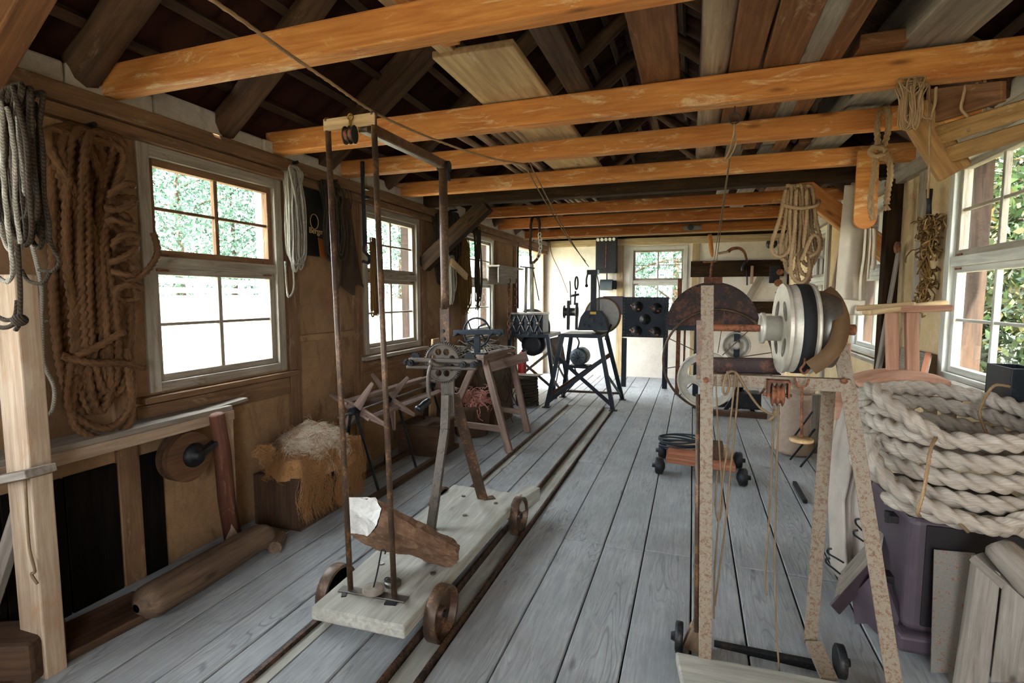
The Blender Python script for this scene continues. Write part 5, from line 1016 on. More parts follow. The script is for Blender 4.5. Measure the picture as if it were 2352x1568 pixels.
m = MB(); m.box(P(1690,950,y=yg).x, P(1745,950,y=yg).x, yg-.1, yg+.2, .07, .27); m.build('gear_case', M['iron'], rl, bevel=.01)
tp = P(1636,640,y=yg); m = MB(); m.box(tp.x-.10,tp.x+.12,yg-.06,yg+.06,tp.z-.06,tp.z+.02); m.bar(V((tp.x,yg,c.z+R-.02)), tp, .05, .05); m.bar(P(1615,602,y=yg), P(1645,600,y=yg), .03, .02); m.tube(spl([P(1632,640,y=yg),P(1634,615,y=yg),P(1637,600,y=yg)],4), .016, 7); m.build('top_swivel', M['rust'], rl, bevel=.003)
m = MB(); a = P(1630,538,y=yg); b = P(1636,590,y=yg); m.tube([b,b.lerp(a,.25),b.lerp(a,.8),a], [.014,.026,.03,.024], 12); m.build('wooden_handle', M['beam'], rl)
m = MB(); q = P(1562,640,y=8.3); m.bar((q.x,8.3,0), q, .06, .06, up=(0,1,0)); m.bar((q.x+.09,8.3,0), (q.x+.09,8.3,1.0), .03, .03, up=(0,1,0)); tag(m.build('dark_stake', M['rust']), 'thin dark iron stake standing by the switch panel', 'stake')
# cord falling to the laying machine from the ring above
rg = root('cord_and_ring', P(1686,275,y=2.97), 'iron ring under the second beam with twisted cord falling to the laying machine', 'cord')
m = MB(); q = P(1687,272,y=2.95); m.tube([q+V((.026*math.cos(t),0,.026*math.sin(t))) for t in [2*pi*k/18 for k in range(18)]], .004, 6, True); m.bar(q+V((0,0,.026)), q+V((0,.0,.065)), .006, .006); m.build('ring', M['iron'], rg)
m = MB(); m.tube(even(spl([q+V((0,0,-.026)),P(1686,305,y=2.95),P(1676,345,y=2.97),P(1665,368,y=2.97),P(1676,360,y=2.97),P(1690,330,y=2.97),P(1687,300,y=2.96)],6),.01), .006, 7, lobes=3, pitch=.03, amp=.25); m.build('twisted_loop', M['ropetan'], rg)
m = MB(); a = P(1676,365,y=2.97)
for dx in (0, 6): m.tube(cable(a, P(1640+dx,600,y=yg), 0, 8), .004, 5)
m.build('cord_falls', M['twine'], rg)
# ------------------------------------------------------------------ rusty stand with the aluminium drum
ds = root('drum_stand', V((.35,2.15,0)), 'rusty angle iron stand carrying the pale aluminium rope drum', 'stand')
def angle(m, a, b, w, t, fx=(1,0,0), fy=(0,1,0)):   # L section: flange along fx facing the camera, flange along fy going back
    a = V(a); b = V(b); fx = V(fx); fy = V(fy); m.bar(a, b, t, w, up=fx) if False else None
    m.hexa([a, a+fx*w, a+fx*w+fy*t, a+fy*t, b, b+fx*w, b+fx*w+fy*t, b+fy*t]); q = fx*(w-t)
    m.hexa([a+q+fy*t, a+q+fx*t+fy*t, a+q+fx*t+fy*w, a+q+fy*w, b+q+fy*t, b+q+fx*t+fy*t, b+q+fx*t+fy*w, b+q+fy*w])
pT = P(1610,655,y=2.12); pB = P(1604,1568,y=2.0); dd_ = (pB-pT); pB = pT+dd_*((pT.z-.02)/(pT.z-pB.z))
m = MB(); angle(m, pB, pT, .046, .007); m.build('left_post', M['rusty'], ds, bevel=.0015)
m = MB(); m.bar(P(1606,735,y=2.11), P(1606,870,y=2.11), .02, .02); m.tube([P(1604,905,y=2.11), P(1599,1450,y=2.03)], .009, 8); m.build('guide_rod', M['poleiron'], ds)
kk = [P(1888,668,y=2.2),P(1908,760,y=2.19),P(1945,985,y=2.14),P(2035,1568,y=1.98)]; kk[3] = kk[2]+(kk[3]-kk[2])*((kk[2].z-.02)/(kk[2].z-kk[3].z))
m = MB(); 
for a, b in zip(kk, kk[1:]): angle(m, b, a, .05, .007, (1,0,0), (0,1,0))
m.build('right_leg', M['rusty'], ds, bevel=.0015)
m = MB(); a = P(1890,872,y=2.42); b = P(1846,1478,y=2.36); angle(m, b, a, .05, .007, (1,0,0), (0,1,0)); m.bar(P(1868,1475,y=2.34), P(1905,1560,y=2.2), .02, .06, up=(1,0,0)); m.build('rear_leg', M['rusty'], ds, bevel=.0015)
c0, c1 = P(1612,870,y=2.11), P(1952,885,y=2.12)
m = MB(); m.bar(c0, c1, .03, .046, up=(0,0,1)); m.build('cross_bar', M['rusty'], ds, bevel=.002)
m = MB(); c2, c3 = P(1637,838,y=2.32), P(1790,840,y=2.36); m.bar(c2, c3, .02, .062); m.bar(c2+V((0,-.02,.03)), c3+V((0,-.02,.03)), .04, .006); m.bar(c2+V((0,-.02,-.03)), c3+V((0,-.02,-.03)), .04, .006); m.build('rear_channel', M['guard'], ds, bevel=.002)
m = MB(); 
for q in ((1622,872),(1938,874)): p = P(*q,y=2.09); m.cyl(p, p+V((0,-.012,0)), .011, 6)
q_ = m.build('frame_bolts', M['rust'], ds); q_['kind'] = 'stuff'
ax = V((.996,.06,-.005)).normalized(); C0 = P(1796,754,y=2.22); Rr = 102/1200*(C0-V((0,0,CH))).dot(FW)
m = MB(); m.cyl(P(1600,751,y=2.22), C0+ax*.2, .0135, 14); m.cyl(C0+ax*.2, C0+ax*.245, .02, 8); m.build('shaft', M['rust'], ds)
dr = root('rope_drum', C0, 'pale aluminium rope drum with holed flange on the rusty stand', 'drum')
ey = ax.cross(V((0,0,1))).normalized(); 
m = MB(); m.plate([circ(Rr,64)]+[oval(Rr*.27,Rr*.15,Rr*.56*math.cos(pi/2*k+.78),Rr*.56*math.sin(pi/2*k+.78),pi/2*k+.78+pi/2,18) for k in range(4)], .012, C0, ey, (0,0,1)); m.build('holed_flange', M['steelpale'], dr, bevel=.004)
m = MB(); m.lathe(C0, ax, [(.004,Rr*.94),(.004,Rr*.975),(.085,Rr*.975),(.085,Rr*.94)], 64, closed=True); m.lathe(C0+ax*.085, ax, [(0,Rr*.8),(0,Rr*1.0),(.010,Rr*1.0),(.012,Rr*.8)], 64, closed=True); m.build('rim', M['steelpale'], dr)
m = MB(); m.lathe(C0+ax*.095, ax, [(0,Rr*.80),(0,Rr*.845),(.072,Rr*.845),(.075,Rr*.78),(.02,Rr*.76)], 64); m.build('smaller_drum', M['steel'], dr)
m = MB(); m.lathe(C0-ax*.075, ax, [(0,.050),(0,.060),(.012,.060),(.014,.048),(.075,.048),(.075,.02)], 36); m.lathe(C0-ax*.075, ax, [(-.001,.050),(.02,.04),(.02,.016)], 36); m.build('hub_sleeve', M['steelpale'], dr)
m = MB(); m.lathe(C0+ax*.036, ax, [(0,Rr*.978),(0,Rr*.995),(.042,Rr*.995),(.042,Rr*.978)], 64, closed=True); tag(m.build('drive_belt', M['belt']), 'black flat belt wrapped round the pale rim of the aluminium drum', 'belt')
m = MB(); L = spl([P(1893,668,y=2.2),P(1916,690,y=2.15),P(1932,735,y=2.09),P(1924,785,y=2.04),P(1898,820,y=2.02),P(1862,845,y=2.02)],8)
w_ = V((.3,-.2,1)).normalized()
def strip(m, L, w, wd, th=.004):
    vs = []; gs = []
    for i, p in enumerate(L):
        for s, h in ((-1,0),(1,0)): vs.append(p+V(wd)*w*.5*s); gs.append((i*.02,s*w*.5,0))
    m.add(vs, [(2*i,2*i+1,2*i+3,2*i+2) for i in range(len(L)-1)], gs, True)

vs_ = []; gs_ = []
for i, p in enumerate(L):
    t_v = (L[min(i+1,len(L)-1)]-L[max(i-1,0)]).normalized(); wdv = t_v.cross(V((.15,.97,-.2))).normalized()
    for s_ in (-1, 1): vs_.append(p+wdv*s_*.026); gs_.append((i*.02, s_*.03, 0))
m.add(vs_, [(2*i,2*i+1,2*i+3,2*i+2) for i in range(len(L)-1)], gs_, True)
tag(m.build('brake_strap', M['beltbrown'], solid=.005), 'brown leather strap curving down behind the aluminium drum', 'strap')
m = MB(); q = P(1848,835,y=2.08); m.tube(spl([q+V((0,0,.02)),q,q+V((-.012,0,-.02)),q+V((0,0,-.035)),q+V((.014,0,-.02))],6), .004, 7); tag(m.build('strap_hook', M['rust']), 'small rusty hook at the lower end of the black belt', 'hook')
m = MB(); a = P(1640,1482,y=2.30); b = P(1900,1533,y=2.28); m.bar(a, b, .03, .035); m.build('lower_rail', M['iron'], ds, bevel=.002)
for px, py, s in ((1558,1462,-1),(1932,1518,1)):
    p = P(px,py,z=.065); m = MB(); m.lathe(p-V((s*.02,0,0)), (s,0,0), [(0,.055),(.004,.062),(.03,.062),(.034,.05),(.034,.02),(.05,.015)], 24); m.build('wheel', M['iron'], ds)
a = P(1552,1495,z=.13); b = P(1935,1566,z=.13); m = MB(); n_ = V((.05,-.3,0)); m.hexa([a+V((0,0,-.04)), b+V((0,0,-.04)), b+n_+V((0,0,-.04)), a+n_+V((0,0,-.04)), a, b, b+n_, a+n_][0:4][::-1]+[a, b, b+n_, a+n_][::-1]); m.build('base_plank', M['sledge'], ds, bevel=.006)
m = MB(); p = P(1578,1455,y=2.25); m.bar(p, p+V((.06,0,-.02)), .05, .1); m.build('wheel_bracket', M['wood'], ds, bevel=.003)
pb_ = root('rope_block', P(1788,900,y=2.08), 'rusty three groove pulley block hung under the stand cross bar', 'pulley')
a = P(1788,872,y=2.08); m = MB(); m.box(a.x-.035,a.x+.035,2.06,2.10,a.z-.008,a.z+.0); m.box(a.x-.037,a.x-.03,2.06,2.10,a.z-.065,a.z); m.box(a.x+.03,a.x+.037,2.06,2.10,a.z-.065,a.z); m.cyl((a.x-.05,2.08,a.z-.055),(a.x+.045,2.08,a.z-.055),.006,8); m.build('yoke', M['rust'], pb_, bevel=.001)
m = MB(); m.lathe((a.x-.022,2.08,a.z-.055), (1,0,0), [(0,.03),(.004,.042),(.009,.03),(.014,.03),(.02,.042),(.026,.03),(.031,.03),(.037,.042),(.042,.03)], 28); m.build('sheaves', M['rust'], pb_)
def cord(pts, y, r, mat, name, label, n=6):
    m = MB(); m.tube(spl([P(px,py,y=yy) for (px, py, yy) in [(p+(y,))[:3] for p in pts]],n), r, 6); return tag(m.build(name, M[mat]), label, 'cord', 'cords hanging from the drum stand')
cord([(1690,852),(1683,920),(1670,1030),(1655,1150),(1642,1300),(1640,1420)], 2.07, .0034, 'twine', 'cord', 'leftmost of the two long cords falling from the cross bar to the rail')
cord([(1697,870),(1690,960),(1680,1060),(1665,1210),(1655,1290),(1642,1390)], 2.07, .0034, 'twine', 'cord', 'knotted cord falling from the cross bar loop to the left post foot')
cord([(1644,865),(1648,960),(1655,1070),(1659,1160),(1650,1198),(1643,1160),(1648,1080)], 2.08, .003, 'twine', 'cord', 'short slack cord loop hanging beside the left rusty post')
cord([(1670,852),(1676,880),(1668,905),(1660,895),(1668,860),(1690,855),(1715,895),(1745,935),(1775,952),(1788,945)], 2.07, .0042, 'twine', 'cord', 'thicker cord slung from the cross bar to a knot under the pulley block')
cord([(1777,930),(1772,1080),(1765,1220),(1757,1330),(1762,1366)], 2.08, .0032, 'twine', 'cord', 'left fall of the pulley cord, its end hanging free above the floor')
cord([(1789,930),(1784,1080),(1780,1250),(1782,1420),(1790,1540)], 2.06, .0032, 'twine', 'cord', 'right fall of the pulley cord running down to the base plank')
m = MB(); m.ball(P(1784,948,y=2.07), .012, 8, 6); m.tube([P(1784,950,y=2.07), P(1764,966,y=2.07)], .006, 6); tag(m.build('cord_knot', M['twine']), 'thick knot tying the slung cord below the pulley block', 'knot')
hw_ = root('hanging_weight', P(1840,1000,y=2.05), 'flat round weight hanging on a rusty rod before the sack', 'weight')
a = P(1842,888,y=2.05); b = P(1841,1006,y=2.05); m = MB(); m.tube([a,b], .0045, 8); m.tube(spl([a+V((-.025,0,.03)),a+V((-.015,0,.005)),a,a+V((.015,0,.008)),a+V((.02,0,.03))],5), .004, 7); m.build('rod', M['rust'], hw_)
m = MB(); m.lathe(b-V((0,0,.012)), (0,0,1), [(0,.036),(.003,.039),(.010,.039),(.013,.034)], 28); m.build('disc', M['boardpale'], hw_)
# ------------------------------------------------------------------ dolly with cable, sack, cloth
dl = root('floor_dolly', V((.1,4.8,0)), 'low wooden dolly on small iron wheels in the middle of the floor', 'dolly')
A = P(1530,1062,z=.12); B = P(1690,1085,z=.12); yd = V((-.02,.62,0)); up = V((0,0,.05))
for k in range(3):
    t0_, t1_ = k/3, (k+1)/3-.02; a = A+yd*t0_; b = B+yd*t0_; c = B+yd*t1_; d = A+yd*t1_; m = MB(); m.hexa([a,b,c,d,a+up,b+up,c+up,d+up]); m.build('deck_board', M['woodred'] if k == 0 else M['wood'], dl, bevel=.004)
m = MB(); m.bar(A.lerp(B,.02)+V((0,.12,.07)), A.lerp(B,.55)+V((0,.12,.07)), .05, .05); m.build('cleat', M['woodred'], dl, bevel=.004)
m = MB(); q = A.lerp(B,.74)+V((0,.15,.05)); m.box(q.x-.05,q.x+.05,q.y-.05,q.y+.12,q.z,q.z+.12); m.build('block', M['darkwood'], dl, bevel=.004)
for p, s in ((A+V((-.03,.06,0)),-1),(B+V((.03,.06,0)),1),(A+V((-.03,.52,0)),-1),(B+V((.03,.52,0)),1)):
    m = MB(); m.lathe(V((p.x,p.y,.07)), (s,0,0), [(-.02,.02),(0,.065),(.01,.07),(.05,.07),(.06,.06),(.06,.02),(.085,.018)], 22); m.build('wheel', M['iron'], dl)
cc_ = A.lerp(B,.25)+yd*.45+V((0,0,.06)); cr_ = root('cable_coil', cc_, 'small coil of blue black cable lying on the dolly', 'cable coil')
m = MB(); rnd = random.Random(3); L = []
for k in range(7*26): a = 2*pi*k/26; rr = .16+.012*math.sin(k*.23); L.append(cc_+V((rr*1.15*math.cos(a)+.01*math.sin(k*.11), rr*.9*math.sin(a), .012+.013*(k/26)+.012*math.sin(a*1+k*.05))))
m.tube(L, .0075, 6); m.build('cable_turns', M['cablem'], cr_)
sk_ = root('sack', V((1.0,5.5,0)), 'full beige sack standing on the floor behind the hanging weight', 'sack')
sc = V((.945,5.5,0)); sh_ = P(1830,892,y=5.4).z
def sackf(u, v):
    a = 2*pi*u; r = .165*(1-.05*v)*(1+.03*math.sin(3*a+1)+.02*math.sin(7*a+v*6))*min(1,(v*14+.6))
    if v > .86: r *= 1-.45*((v-.86)/.14)
    return sc+V((r*math.cos(a)*1.0+.02*v, r*math.sin(a)*.85, sh_*v+.012*math.sin(a*5)*v))
m = MB(); m.grid(sackf, 40, 26); m.build('bag', M['sack'], sk_, warp=.012)
m = MB()
for k in range(3):
    zz = sh_*(.99-.03*k); m.tube(spl([sc+V(((.125-.01*k)*math.cos(a),(.105-.01*k)*math.sin(a),zz+.03*math.sin(a*2+k)+(.02 if k == 1 else 0))) for a in [2*pi*q/9 for q in range(9)]],5,True), .035-.006*k, 8, True)
m.build('rolled_neck', M['sack'], sk_, warp=.01)
for i, (a, b) in enumerate((((1866,945),(1800,1035)),((1872,985),(1815,1055)),((1888,1010),(1838,1072)))):
    m = MB(); m.tube([P(*a,y=5.05+.05*i), P(*b,z=.01)], .009, 6); tag(m.build('iron_rod', M['iron']), ['uppermost of the thin dark iron rods leaning before the sack','middle one of the thin dark iron rods leaning before the sack','lowest of the thin dark iron rods leaning before the sack'][i], 'rod', 'iron rods before the sack')
m = MB(); m.bar(P(1872,1040,z=.02), P(1880,905,y=5.2), .1, .02, up=(0,1,0)); tag(m.build('blue_board', M['boardgrey'], bevel=.003), 'grey blue board leaning between the sack and rusty rear leg', 'board')
m = MB(); m.bar(P(1825,1108,z=.02), P(1850,1152,z=.02), .03, .03); tag(m.build('floor_iron', M['iron'], bevel=.006), 'short dark iron wedge lying in a floor gap before the cloth', 'wedge')
cl = root('canvas_cloth', V((.95,3.4,0)), 'pale canvas cloth draped to the floor left of the heavy rope', 'cloth')
def clothf(u, v):
    tp = P(1925,905,y=3.42).lerp(P(2060,900,y=3.25),u); bt = P(1898,1185,y=3.30).lerp(P(2015,1190,y=3.05),u); bt.z = max(bt.z,.02)
    p = tp.lerp(bt, v); f = .035*math.sin(u*13+v*1.5)+.018*math.sin(u*29+v*4)
    p += V((.006*math.sin(v*9+u*7), f*(.4+.8*v), .0))
    if v > .85: p.y -= .35*(v-.85)/.15*.5*(1+.4*math.sin(u*9)); p.z = max(.015, p.z*(1-(v-.85)/.15)+.02)
    return p
m = MB(); m.grid(clothf, 48, 40); m.build('drape', M['cloth'], cl, solid=.008)
m = MB(); m.grid(lambda u, v: clothf(u, 0)+V((.0, -.02+.24*v, .05*math.sin(pi*v)+.012*math.sin(u*11))), 30, 8); m.build('top_fold', M['cloth'], cl, solid=.008)
# ------------------------------------------------------------------ stove, heavy rope coil and boards at right
sv = root('iron_stove', V((1.1,2.75,0)), 'maroon cast iron stove standing under the heavy rope coil', 'stove')
sx0, sx1, sy0, sy1, sz = .87, 1.36, 2.50, 3.02, .60
m = MB(); m.box(sx0,sx1,sy0,sy1,.1,sz); o = m.build('stove_body', M['stove'], sv, bevel=.035, seg=4)
m = MB(); m.box(sx0+.055,sx1-.04,sy0-.008,sy0+.02,.14,sz-.03); m.build('front_panel', M['stovedark'], sv, bevel=.004)
m = MB(); m.box(sx0-.025,sx1+.02,sy0-.025,sy1+.02,.02,.1); m.build('plinth', M['stove'], sv, bevel=.02, seg=3)
m = MB(); m.box(sx0-.015,sx1+.01,sy0-.015,sy1+.01,sz,sz+.022); m.build('top_plate', M['stovedark'], sv, bevel=.006)
for (px, py) in ((2052,1185),(2042,1322),(2046,1392)):
    p = P(px,py,x=sx0-.01); m = MB(); m.box(sx0-.035,sx0+.01,p.y-.035,p.y+.035,p.z-.02,p.z+.012); m.cyl((sx0-.03,p.y,p.z-.03),(sx0-.03,p.y,p.z+.02),.012,10); m.build('door_latch', M['stovedark'], sv, bevel=.003)
m = MB(); p0 = P(1968,1430,z=.01); m.plate([[(0,0),(.05,.03),(.10,0),(.16,0),(.17,.12),(.12,.24),(.05,.25),(-.02,.12)]], .03, p0, (.75,-.66,0), (0,0,1)); m.build('side_foot', M['stove'], sv, bevel=.006)
hr_ = root('hook_rack', P(1950,1330,y=2.75), 'grey board with black wire hooks leaning against the stove', 'rack')
a = P(1915,1372,y=2.62); b = P(2010,1268,y=2.72); ez_ = V((.05,.14,.05))
m = MB(); m.hexa([a,b,b+ez_,a+ez_,a+V((.02,-.02,.03)),b+V((.02,-.02,.03)),b+ez_+V((.02,-.02,.03)),a+ez_+V((.02,-.02,.03))]); m.build('rack_board', M['boardgrey'], hr_, bevel=.003)
m = MB(); m.bar(a+V((.0,-.02,-.045)), b+V((.0,-.02,-.045)), .012, .07, up=(0,0,1)); m.build('rack_rail', M['stove'], hr_, bevel=.003)
for (px, py, qx, qy) in ((1930,1318,1898,1292),(1938,1292,1902,1270),(1983,1243,1962,1228),(1980,1218,1966,1202)):
    p = P(px,py,y=2.68); q = P(qx,qy,y=2.68); m = MB(); n_ = V((0,0,.018)); m.tube(spl([p,p.lerp(q,.5),q,q+n_+V((-.002,0,0)),q+n_*1.1+V((.014,0,.004))],5), .0045, 6); m.build('wire_hook', M['black'], hr_)
coil = root('heavy_rope_coil', V((1.1,2.74,.62)), 'massive coil of thick pale hawser rope lying on the stove', 'rope coil')
Cx, Cy = 1.095, 2.74; rr = .037
def ringpt(a, rx, ry, z): return V((Cx+rx*math.cos(a), Cy+ry*math.sin(a), z))
pts = []; turns = 5; N_ = 30
for k in range(turns*N_+1):
    t = k/N_; a = 2*pi*t-2.6; rx = .352-.010*t+.012*math.sin(t*2.1); ry = .37-.010*t+.015*math.cos(t*1.7); z = .668+.074*t+.03*math.sin(a)+.006*math.sin(2*a+t); pts.append(ringpt(a, rx, ry, z))
e_ = pts[-1]
pts += spl([e_, P(1985,930,y=2.75), P(2000,893,y=2.62), P(2040,925,y=2.50), P(2100,970,y=2.45), P(2150,1000,y=2.44), P(2185,1022,y=2.44)],7)[1:]
m = MB(); L_ = even(pts,.010); R_ = [rr]*len(L_)
for k in range(6): R_[-1-k] = rr*(.55+.07*k)
m.tube(L_, R_, 27, lobes=3, pitch=.2); ro = m.build('hawser', M['rope'], coil)
pts = [ringpt(2*pi*k/30*1.0-1.2, .30, .33, .66+.02*math.sin(k*.5)) for k in range(24)]; m = MB(); m.tube(even(spl([P(2420,1165,y=2.36)]+[P(2352,1195,y=2.33),P(2280,1210,y=2.31),P(2200,1190,y=2.32),P(2110,1150,y=2.36),P(2050,1115,y=2.42),P(2010,1060,y=2.5),P(1995,1000,y=2.6)],8),.014), rr*.93, 27, lobes=3, pitch=.2); m.build('lowest_turn', M['rope'], coil)
def tie(pts, lab):
    m = MB(); m.tube(even(spl([P(a,b,y=c) for a,b,c in pts],7),.008), .0075, 8, lobes=3, pitch=.04, amp=.25); return m.build('twine_tie', M['ropetan'], coil, label=lab)
tie([(2150,1005,2.40),(2138,1030,2.32),(2128,1090,2.29),(2118,1140,2.28),(2108,1175,2.30),(2112,1185,2.36)], 'front tan twine tie')
tie([(2320,888,2.95),(2285,885,2.95),(2262,915,2.92),(2250,950,2.9),(2262,985,2.86),(2272,1008,2.84)], 'rear tan twine tie')
m = MB(); m.tube([P(2196,1195,y=2.3),P(2215,1212,y=2.28),P(2224,1222,y=2.28)], .006, 6); m.build('twine_end', M['twine'], coil)
def quadboard(name, c4, th, mat, label, nv=(.0,1,0), cat='board', bev=.004):
    n = V(nv)*th; c4 = [V(c) for c in c4]; m = MB(); m.hexa(c4+[c+n for c in c4]); return tag(m.build(name, mat, bevel=bev), label, cat)
quadboard('rusted_sheet', [P(2138,1545,y=2.40),P(2205,1545,y=2.40),P(2240,1270,y=2.46),P(2146,1262,y=2.46)], .006, M['sheet'], 'rust speckled grey metal sheet leaning on the stove front', cat='sheet', bev=.001)
quadboard('grey_plank', [P(2196,1620,y=2.26),P(2262,1650,y=2.2),P(2300,1318,y=2.26),P(2246,1285,y=2.32)], .05, M['boardgrey'], 'upright grey plank right of the rust speckled sheet')
cb_ = root('broken_crate', P(2330,1450,y=2.2), 'weathered grey crate boards at the bottom right corner', 'crate')
m = MB(); c4 = [P(2275,1568,y=2.2),P(2470,1568,y=2.05),P(2470,1480,y=2.05),P(2304,1332,y=2.25)]; m.hexa(c4+[c+V((.02,.05,0)) for c in c4]); m.build('side_board', M['boardgrey'], cb_, bevel=.004)
m = MB(); m.bar(P(2242,1276,y=2.34), P(2430,1440,y=2.16), .06, .035); m.build('top_edge', M['boardgrey'], cb_, bevel=.005, warp=.004)
m = MB(); L_ = [P(2290,1240,y=2.3),P(2335,1290,y=2.25),P(2400,1350,y=2.2)]; m.tube(spl(L_,4), [.035,.05,.055,.06,.062,.06,.06,.06,.06], 9); tag(m.build('split_log', M['boardgrey'], warp=.025), 'rough splintered grey log end below the heavy rope', 'log')
m = MB(); m.box(1.27,1.345,2.51,2.58,.622,.71); tag(m.build('blue_tin', M['blue'], bevel=.006), 'small blue object peeking out under the heavy rope', 'tin')
# table under the rope's back part and the yoke stand
st_ = root('yoke_stand', V((1.05,3.3,0)), 'pale wooden yoke stand with two crossing boards on top', 'stand')
yy = 3.3; za = P(2080,710,y=yy).z
m = MB(); m.bar(P(1968,708,y=3.42), P(2120,700,y=3.2)+V((0,.1,.0)), .06, .03); m.bar(P(1990,718,y=3.1), P(2168,695,y=3.55), .05, .028); m.build('top_board_left', M['boardpale'], st_, bevel=.008)
m = MB(); m.bar(P(2060,710,y=3.28), P(2188,707,y=3.24), .07, .034); m.build('top_board_right', M['woodpink'], st_, bevel=.01)
for px0, px1, w in ((2048,2050,.052),(2093,2095,.055)):
    m = MB(); a = P(px0,716,y=yy); b = P(px1,868,y=yy); m.bar(a, b, w, .05, up=(0,1,0)); m.build('post', M['woodpink'], st_, bevel=.006)
m = MB(); a = P(1958,880,y=3.3); b = P(2150,872,y=3.2); m.grid(lambda u, v: a.lerp(b,u)+V((0,-.16+.32*v,.035*math.sin(pi*u)+.01*math.sin(pi*v))), 16, 8, lambda p: (p.x, p.y, p.z)); m.build('saddle_board', M['woodpink'], st_, solid=.03)
m = MB(); zb2 = a.z-.03; m.box(.88,1.3,3.2,3.5,zb2-.03,zb2); m.build('base_board', M['wood'], st_, bevel=.004)
for x in (.92,1.26):
    for y in (3.24,3.46): 
        m = MB(); m.bar((x,y,zb2-.03), (x,y,0), .05, .05, up=(0,1,0)); m.build('leg', M['wood'], st_, bevel=.003)
m = MB(); m.bar(P(1943,788,y=3.6), P(1938,905,y=3.6), .05, .03, up=(0,1,0)); tag(m.build('peach_board', M['woodpink'], bevel=.004), 'narrow pinkish board standing behind the rusty right leg', 'board')
m = MB(); a = P(1925,895,y=3.1); pl_ = [P(1908,910,y=3.1),P(1916,900,y=3.1),P(1932,893,y=3.1),P(1933,930,y=3.1),P(1926,958,y=3.1),P(1918,965,y=3.1),P(1920,935,y=3.1),P(1906,922,y=3.1)]
m.plate([[((p-a).x,p.z-a.z) for p in pl_]], .03, a, (1,0,0), (0,0,1)); tag(m.build('wooden_hook', M['woodpink'], bevel=.004), 'small pale wooden hook beside the rusty right leg', 'hook')
bb_ = root('marked_board', P(2105,830,x=1.40), 'grey panel with reddish edge leaning on the wall behind the yoke stand', 'panel')
m = MB(); c4 = [P(2062,868,x=1.36),P(2120,872,x=1.36),P(2134,812,x=1.45),P(2070,797,x=1.45)]; m.hexa(c4+[c+V((.02,0,0)) for c in c4]); m.build('board', M['boardgrey'], bb_, bevel=.002)
m = MB(); m.bar(c4[1]+V((-.004,-.0,0)), c4[2]+V((-.004,-.0,0)), .03, .02); m.build('edge_strip', M['woodred'], bb_)
for i, (a, b, w) in enumerate((((2064,575),(2012,865),.05),((2040,745),(2018,865),.04),((2048,790),(2042,865),.03))):
    m = MB(); m.bar(P(*a,x=1.46), P(*b,x=1.34), w*1.3, .015, up=(1,0,0)); tag(m.build('wall_board', M['boardgrey'] if i < 2 else M['iron'], bevel=.003), ['long grey blade board leaning at the farther right window','shorter grey slat leaning beside the long blade board','thin dark iron leaning among the slats by the right wall'][i], 'board')
m = MB(); p = P(2065,568,x=1.45); m.lathe(p, (-1,0,0), [(0,.04),(.02,.045),(.03,.02)], 14); tag(m.build('dark_boss', M['rust']), 'small dark boss on top of the leaning blade board', 'boss')
m = MB(); m.box(1.40,XR,4.84,4.945,0,2.4); struct(m.build('trim_31', M['dark'], bevel=.006))
bx = root('metal_box', P(2320,870,x=1.45), 'open black sheet metal box on the right window sill', 'box')
a = P(2290,905,x=1.42); z1 = P(2300,835,x=1.42).z; y0_, y1_ = a.y-.22, a.y; m = MB(); t_ = .008; x0_, x1_ = 1.37, 1.49
m.box(x0_,x1_,y0_,y0_+t_,a.z-.02,z1); m.box(x0_,x1_,y1_-t_,y1_,a.z-.02,z1); m.box(x0_,x0_+t_,y0_+t_,y1_-t_,a.z-.02,z1); m.box(x1_-t_,x1_,y0_+t_,y1_-t_,a.z-.02,z1); m.box(x0_+t_,x1_-t_,y0_+t_,y1_-t_,a.z-.02,a.z-.01); m.build('box_shell', M['ironblue'], bx, bevel=.002)
m = MB(); m.box(1.41,XR+.0,2.5,3.75,a.z-.06,a.z-.022); tag(m.build('sill_board', M['boardgrey'], bevel=.006, warp=.006), 'rough weathered board below the large right window', 'board')
# ------------------------------------------------------------------ hanging things at right
hk = root('rope_coil', P(1832,540,y=4.86), 'thick tan rope hank hanging from the girder at right', 'rope coil')
x0 = P(1832,540,y=4.84).x; z1, z0 = P(1830,438,y=4.84).z, P(1830,645,y=4.84).z
m = MB(); rnd = random.Random(77)
specs = [(1802,1790,590),(1812,1806,600),(1822,1818,628),(1834,1838,650),(1846,1850,632),(1856,1858,610),(1866,1868,585),(1830,1826,585),(1850,1846,655)]
for i, (tx_, bx_2, by_) in enumerate(specs):
    y_0 = 4.80+.035*(i % 3); t = P(tx_,436,y=y_0); w = .045+.03*rnd.random(); b = P(bx_2,by_,y=y_0); t.x = x0+(t.x-x0)*.75
    L = spl([t+V((-.02,.0,0)), t.lerp(b,.4)+V((-w*.5,0,0)), t.lerp(b,.85)+V((-w,.0,0)), b, t.lerp(b,.86)+V((w,.01,0)), t.lerp(b,.45)+V((w*.6,.02,0)), t+V((.025,.02,0)), t+V((0,.015,.035))],8,True)
    m.tube(even(L,.011)[:-1], .0175, 15, lobes=3, pitch=.085)
m.build('rope_loops', M['ropetan'], hk)
m = MB(); m.tube(even(spl([P(1795,470,y=4.78),P(1835,478,y=4.77),P(1875,472,y=4.78),P(1880,460,y=4.86)],6),.011), .0175, 15, lobes=3, pitch=.085); m.build('binding', M['ropetan'], hk)
m = MB(); m.tube(even(spl([P(1858,590,y=4.78),P(1880,575,y=4.78),P(1882,548,y=4.78),P(1868,540,y=4.78),P(1856,560,y=4.78),P(1840,600,y=4.78)],6),.011), .0175, 15, lobes=3, pitch=.085); m.build('side_loop', M['ropetan'], hk)
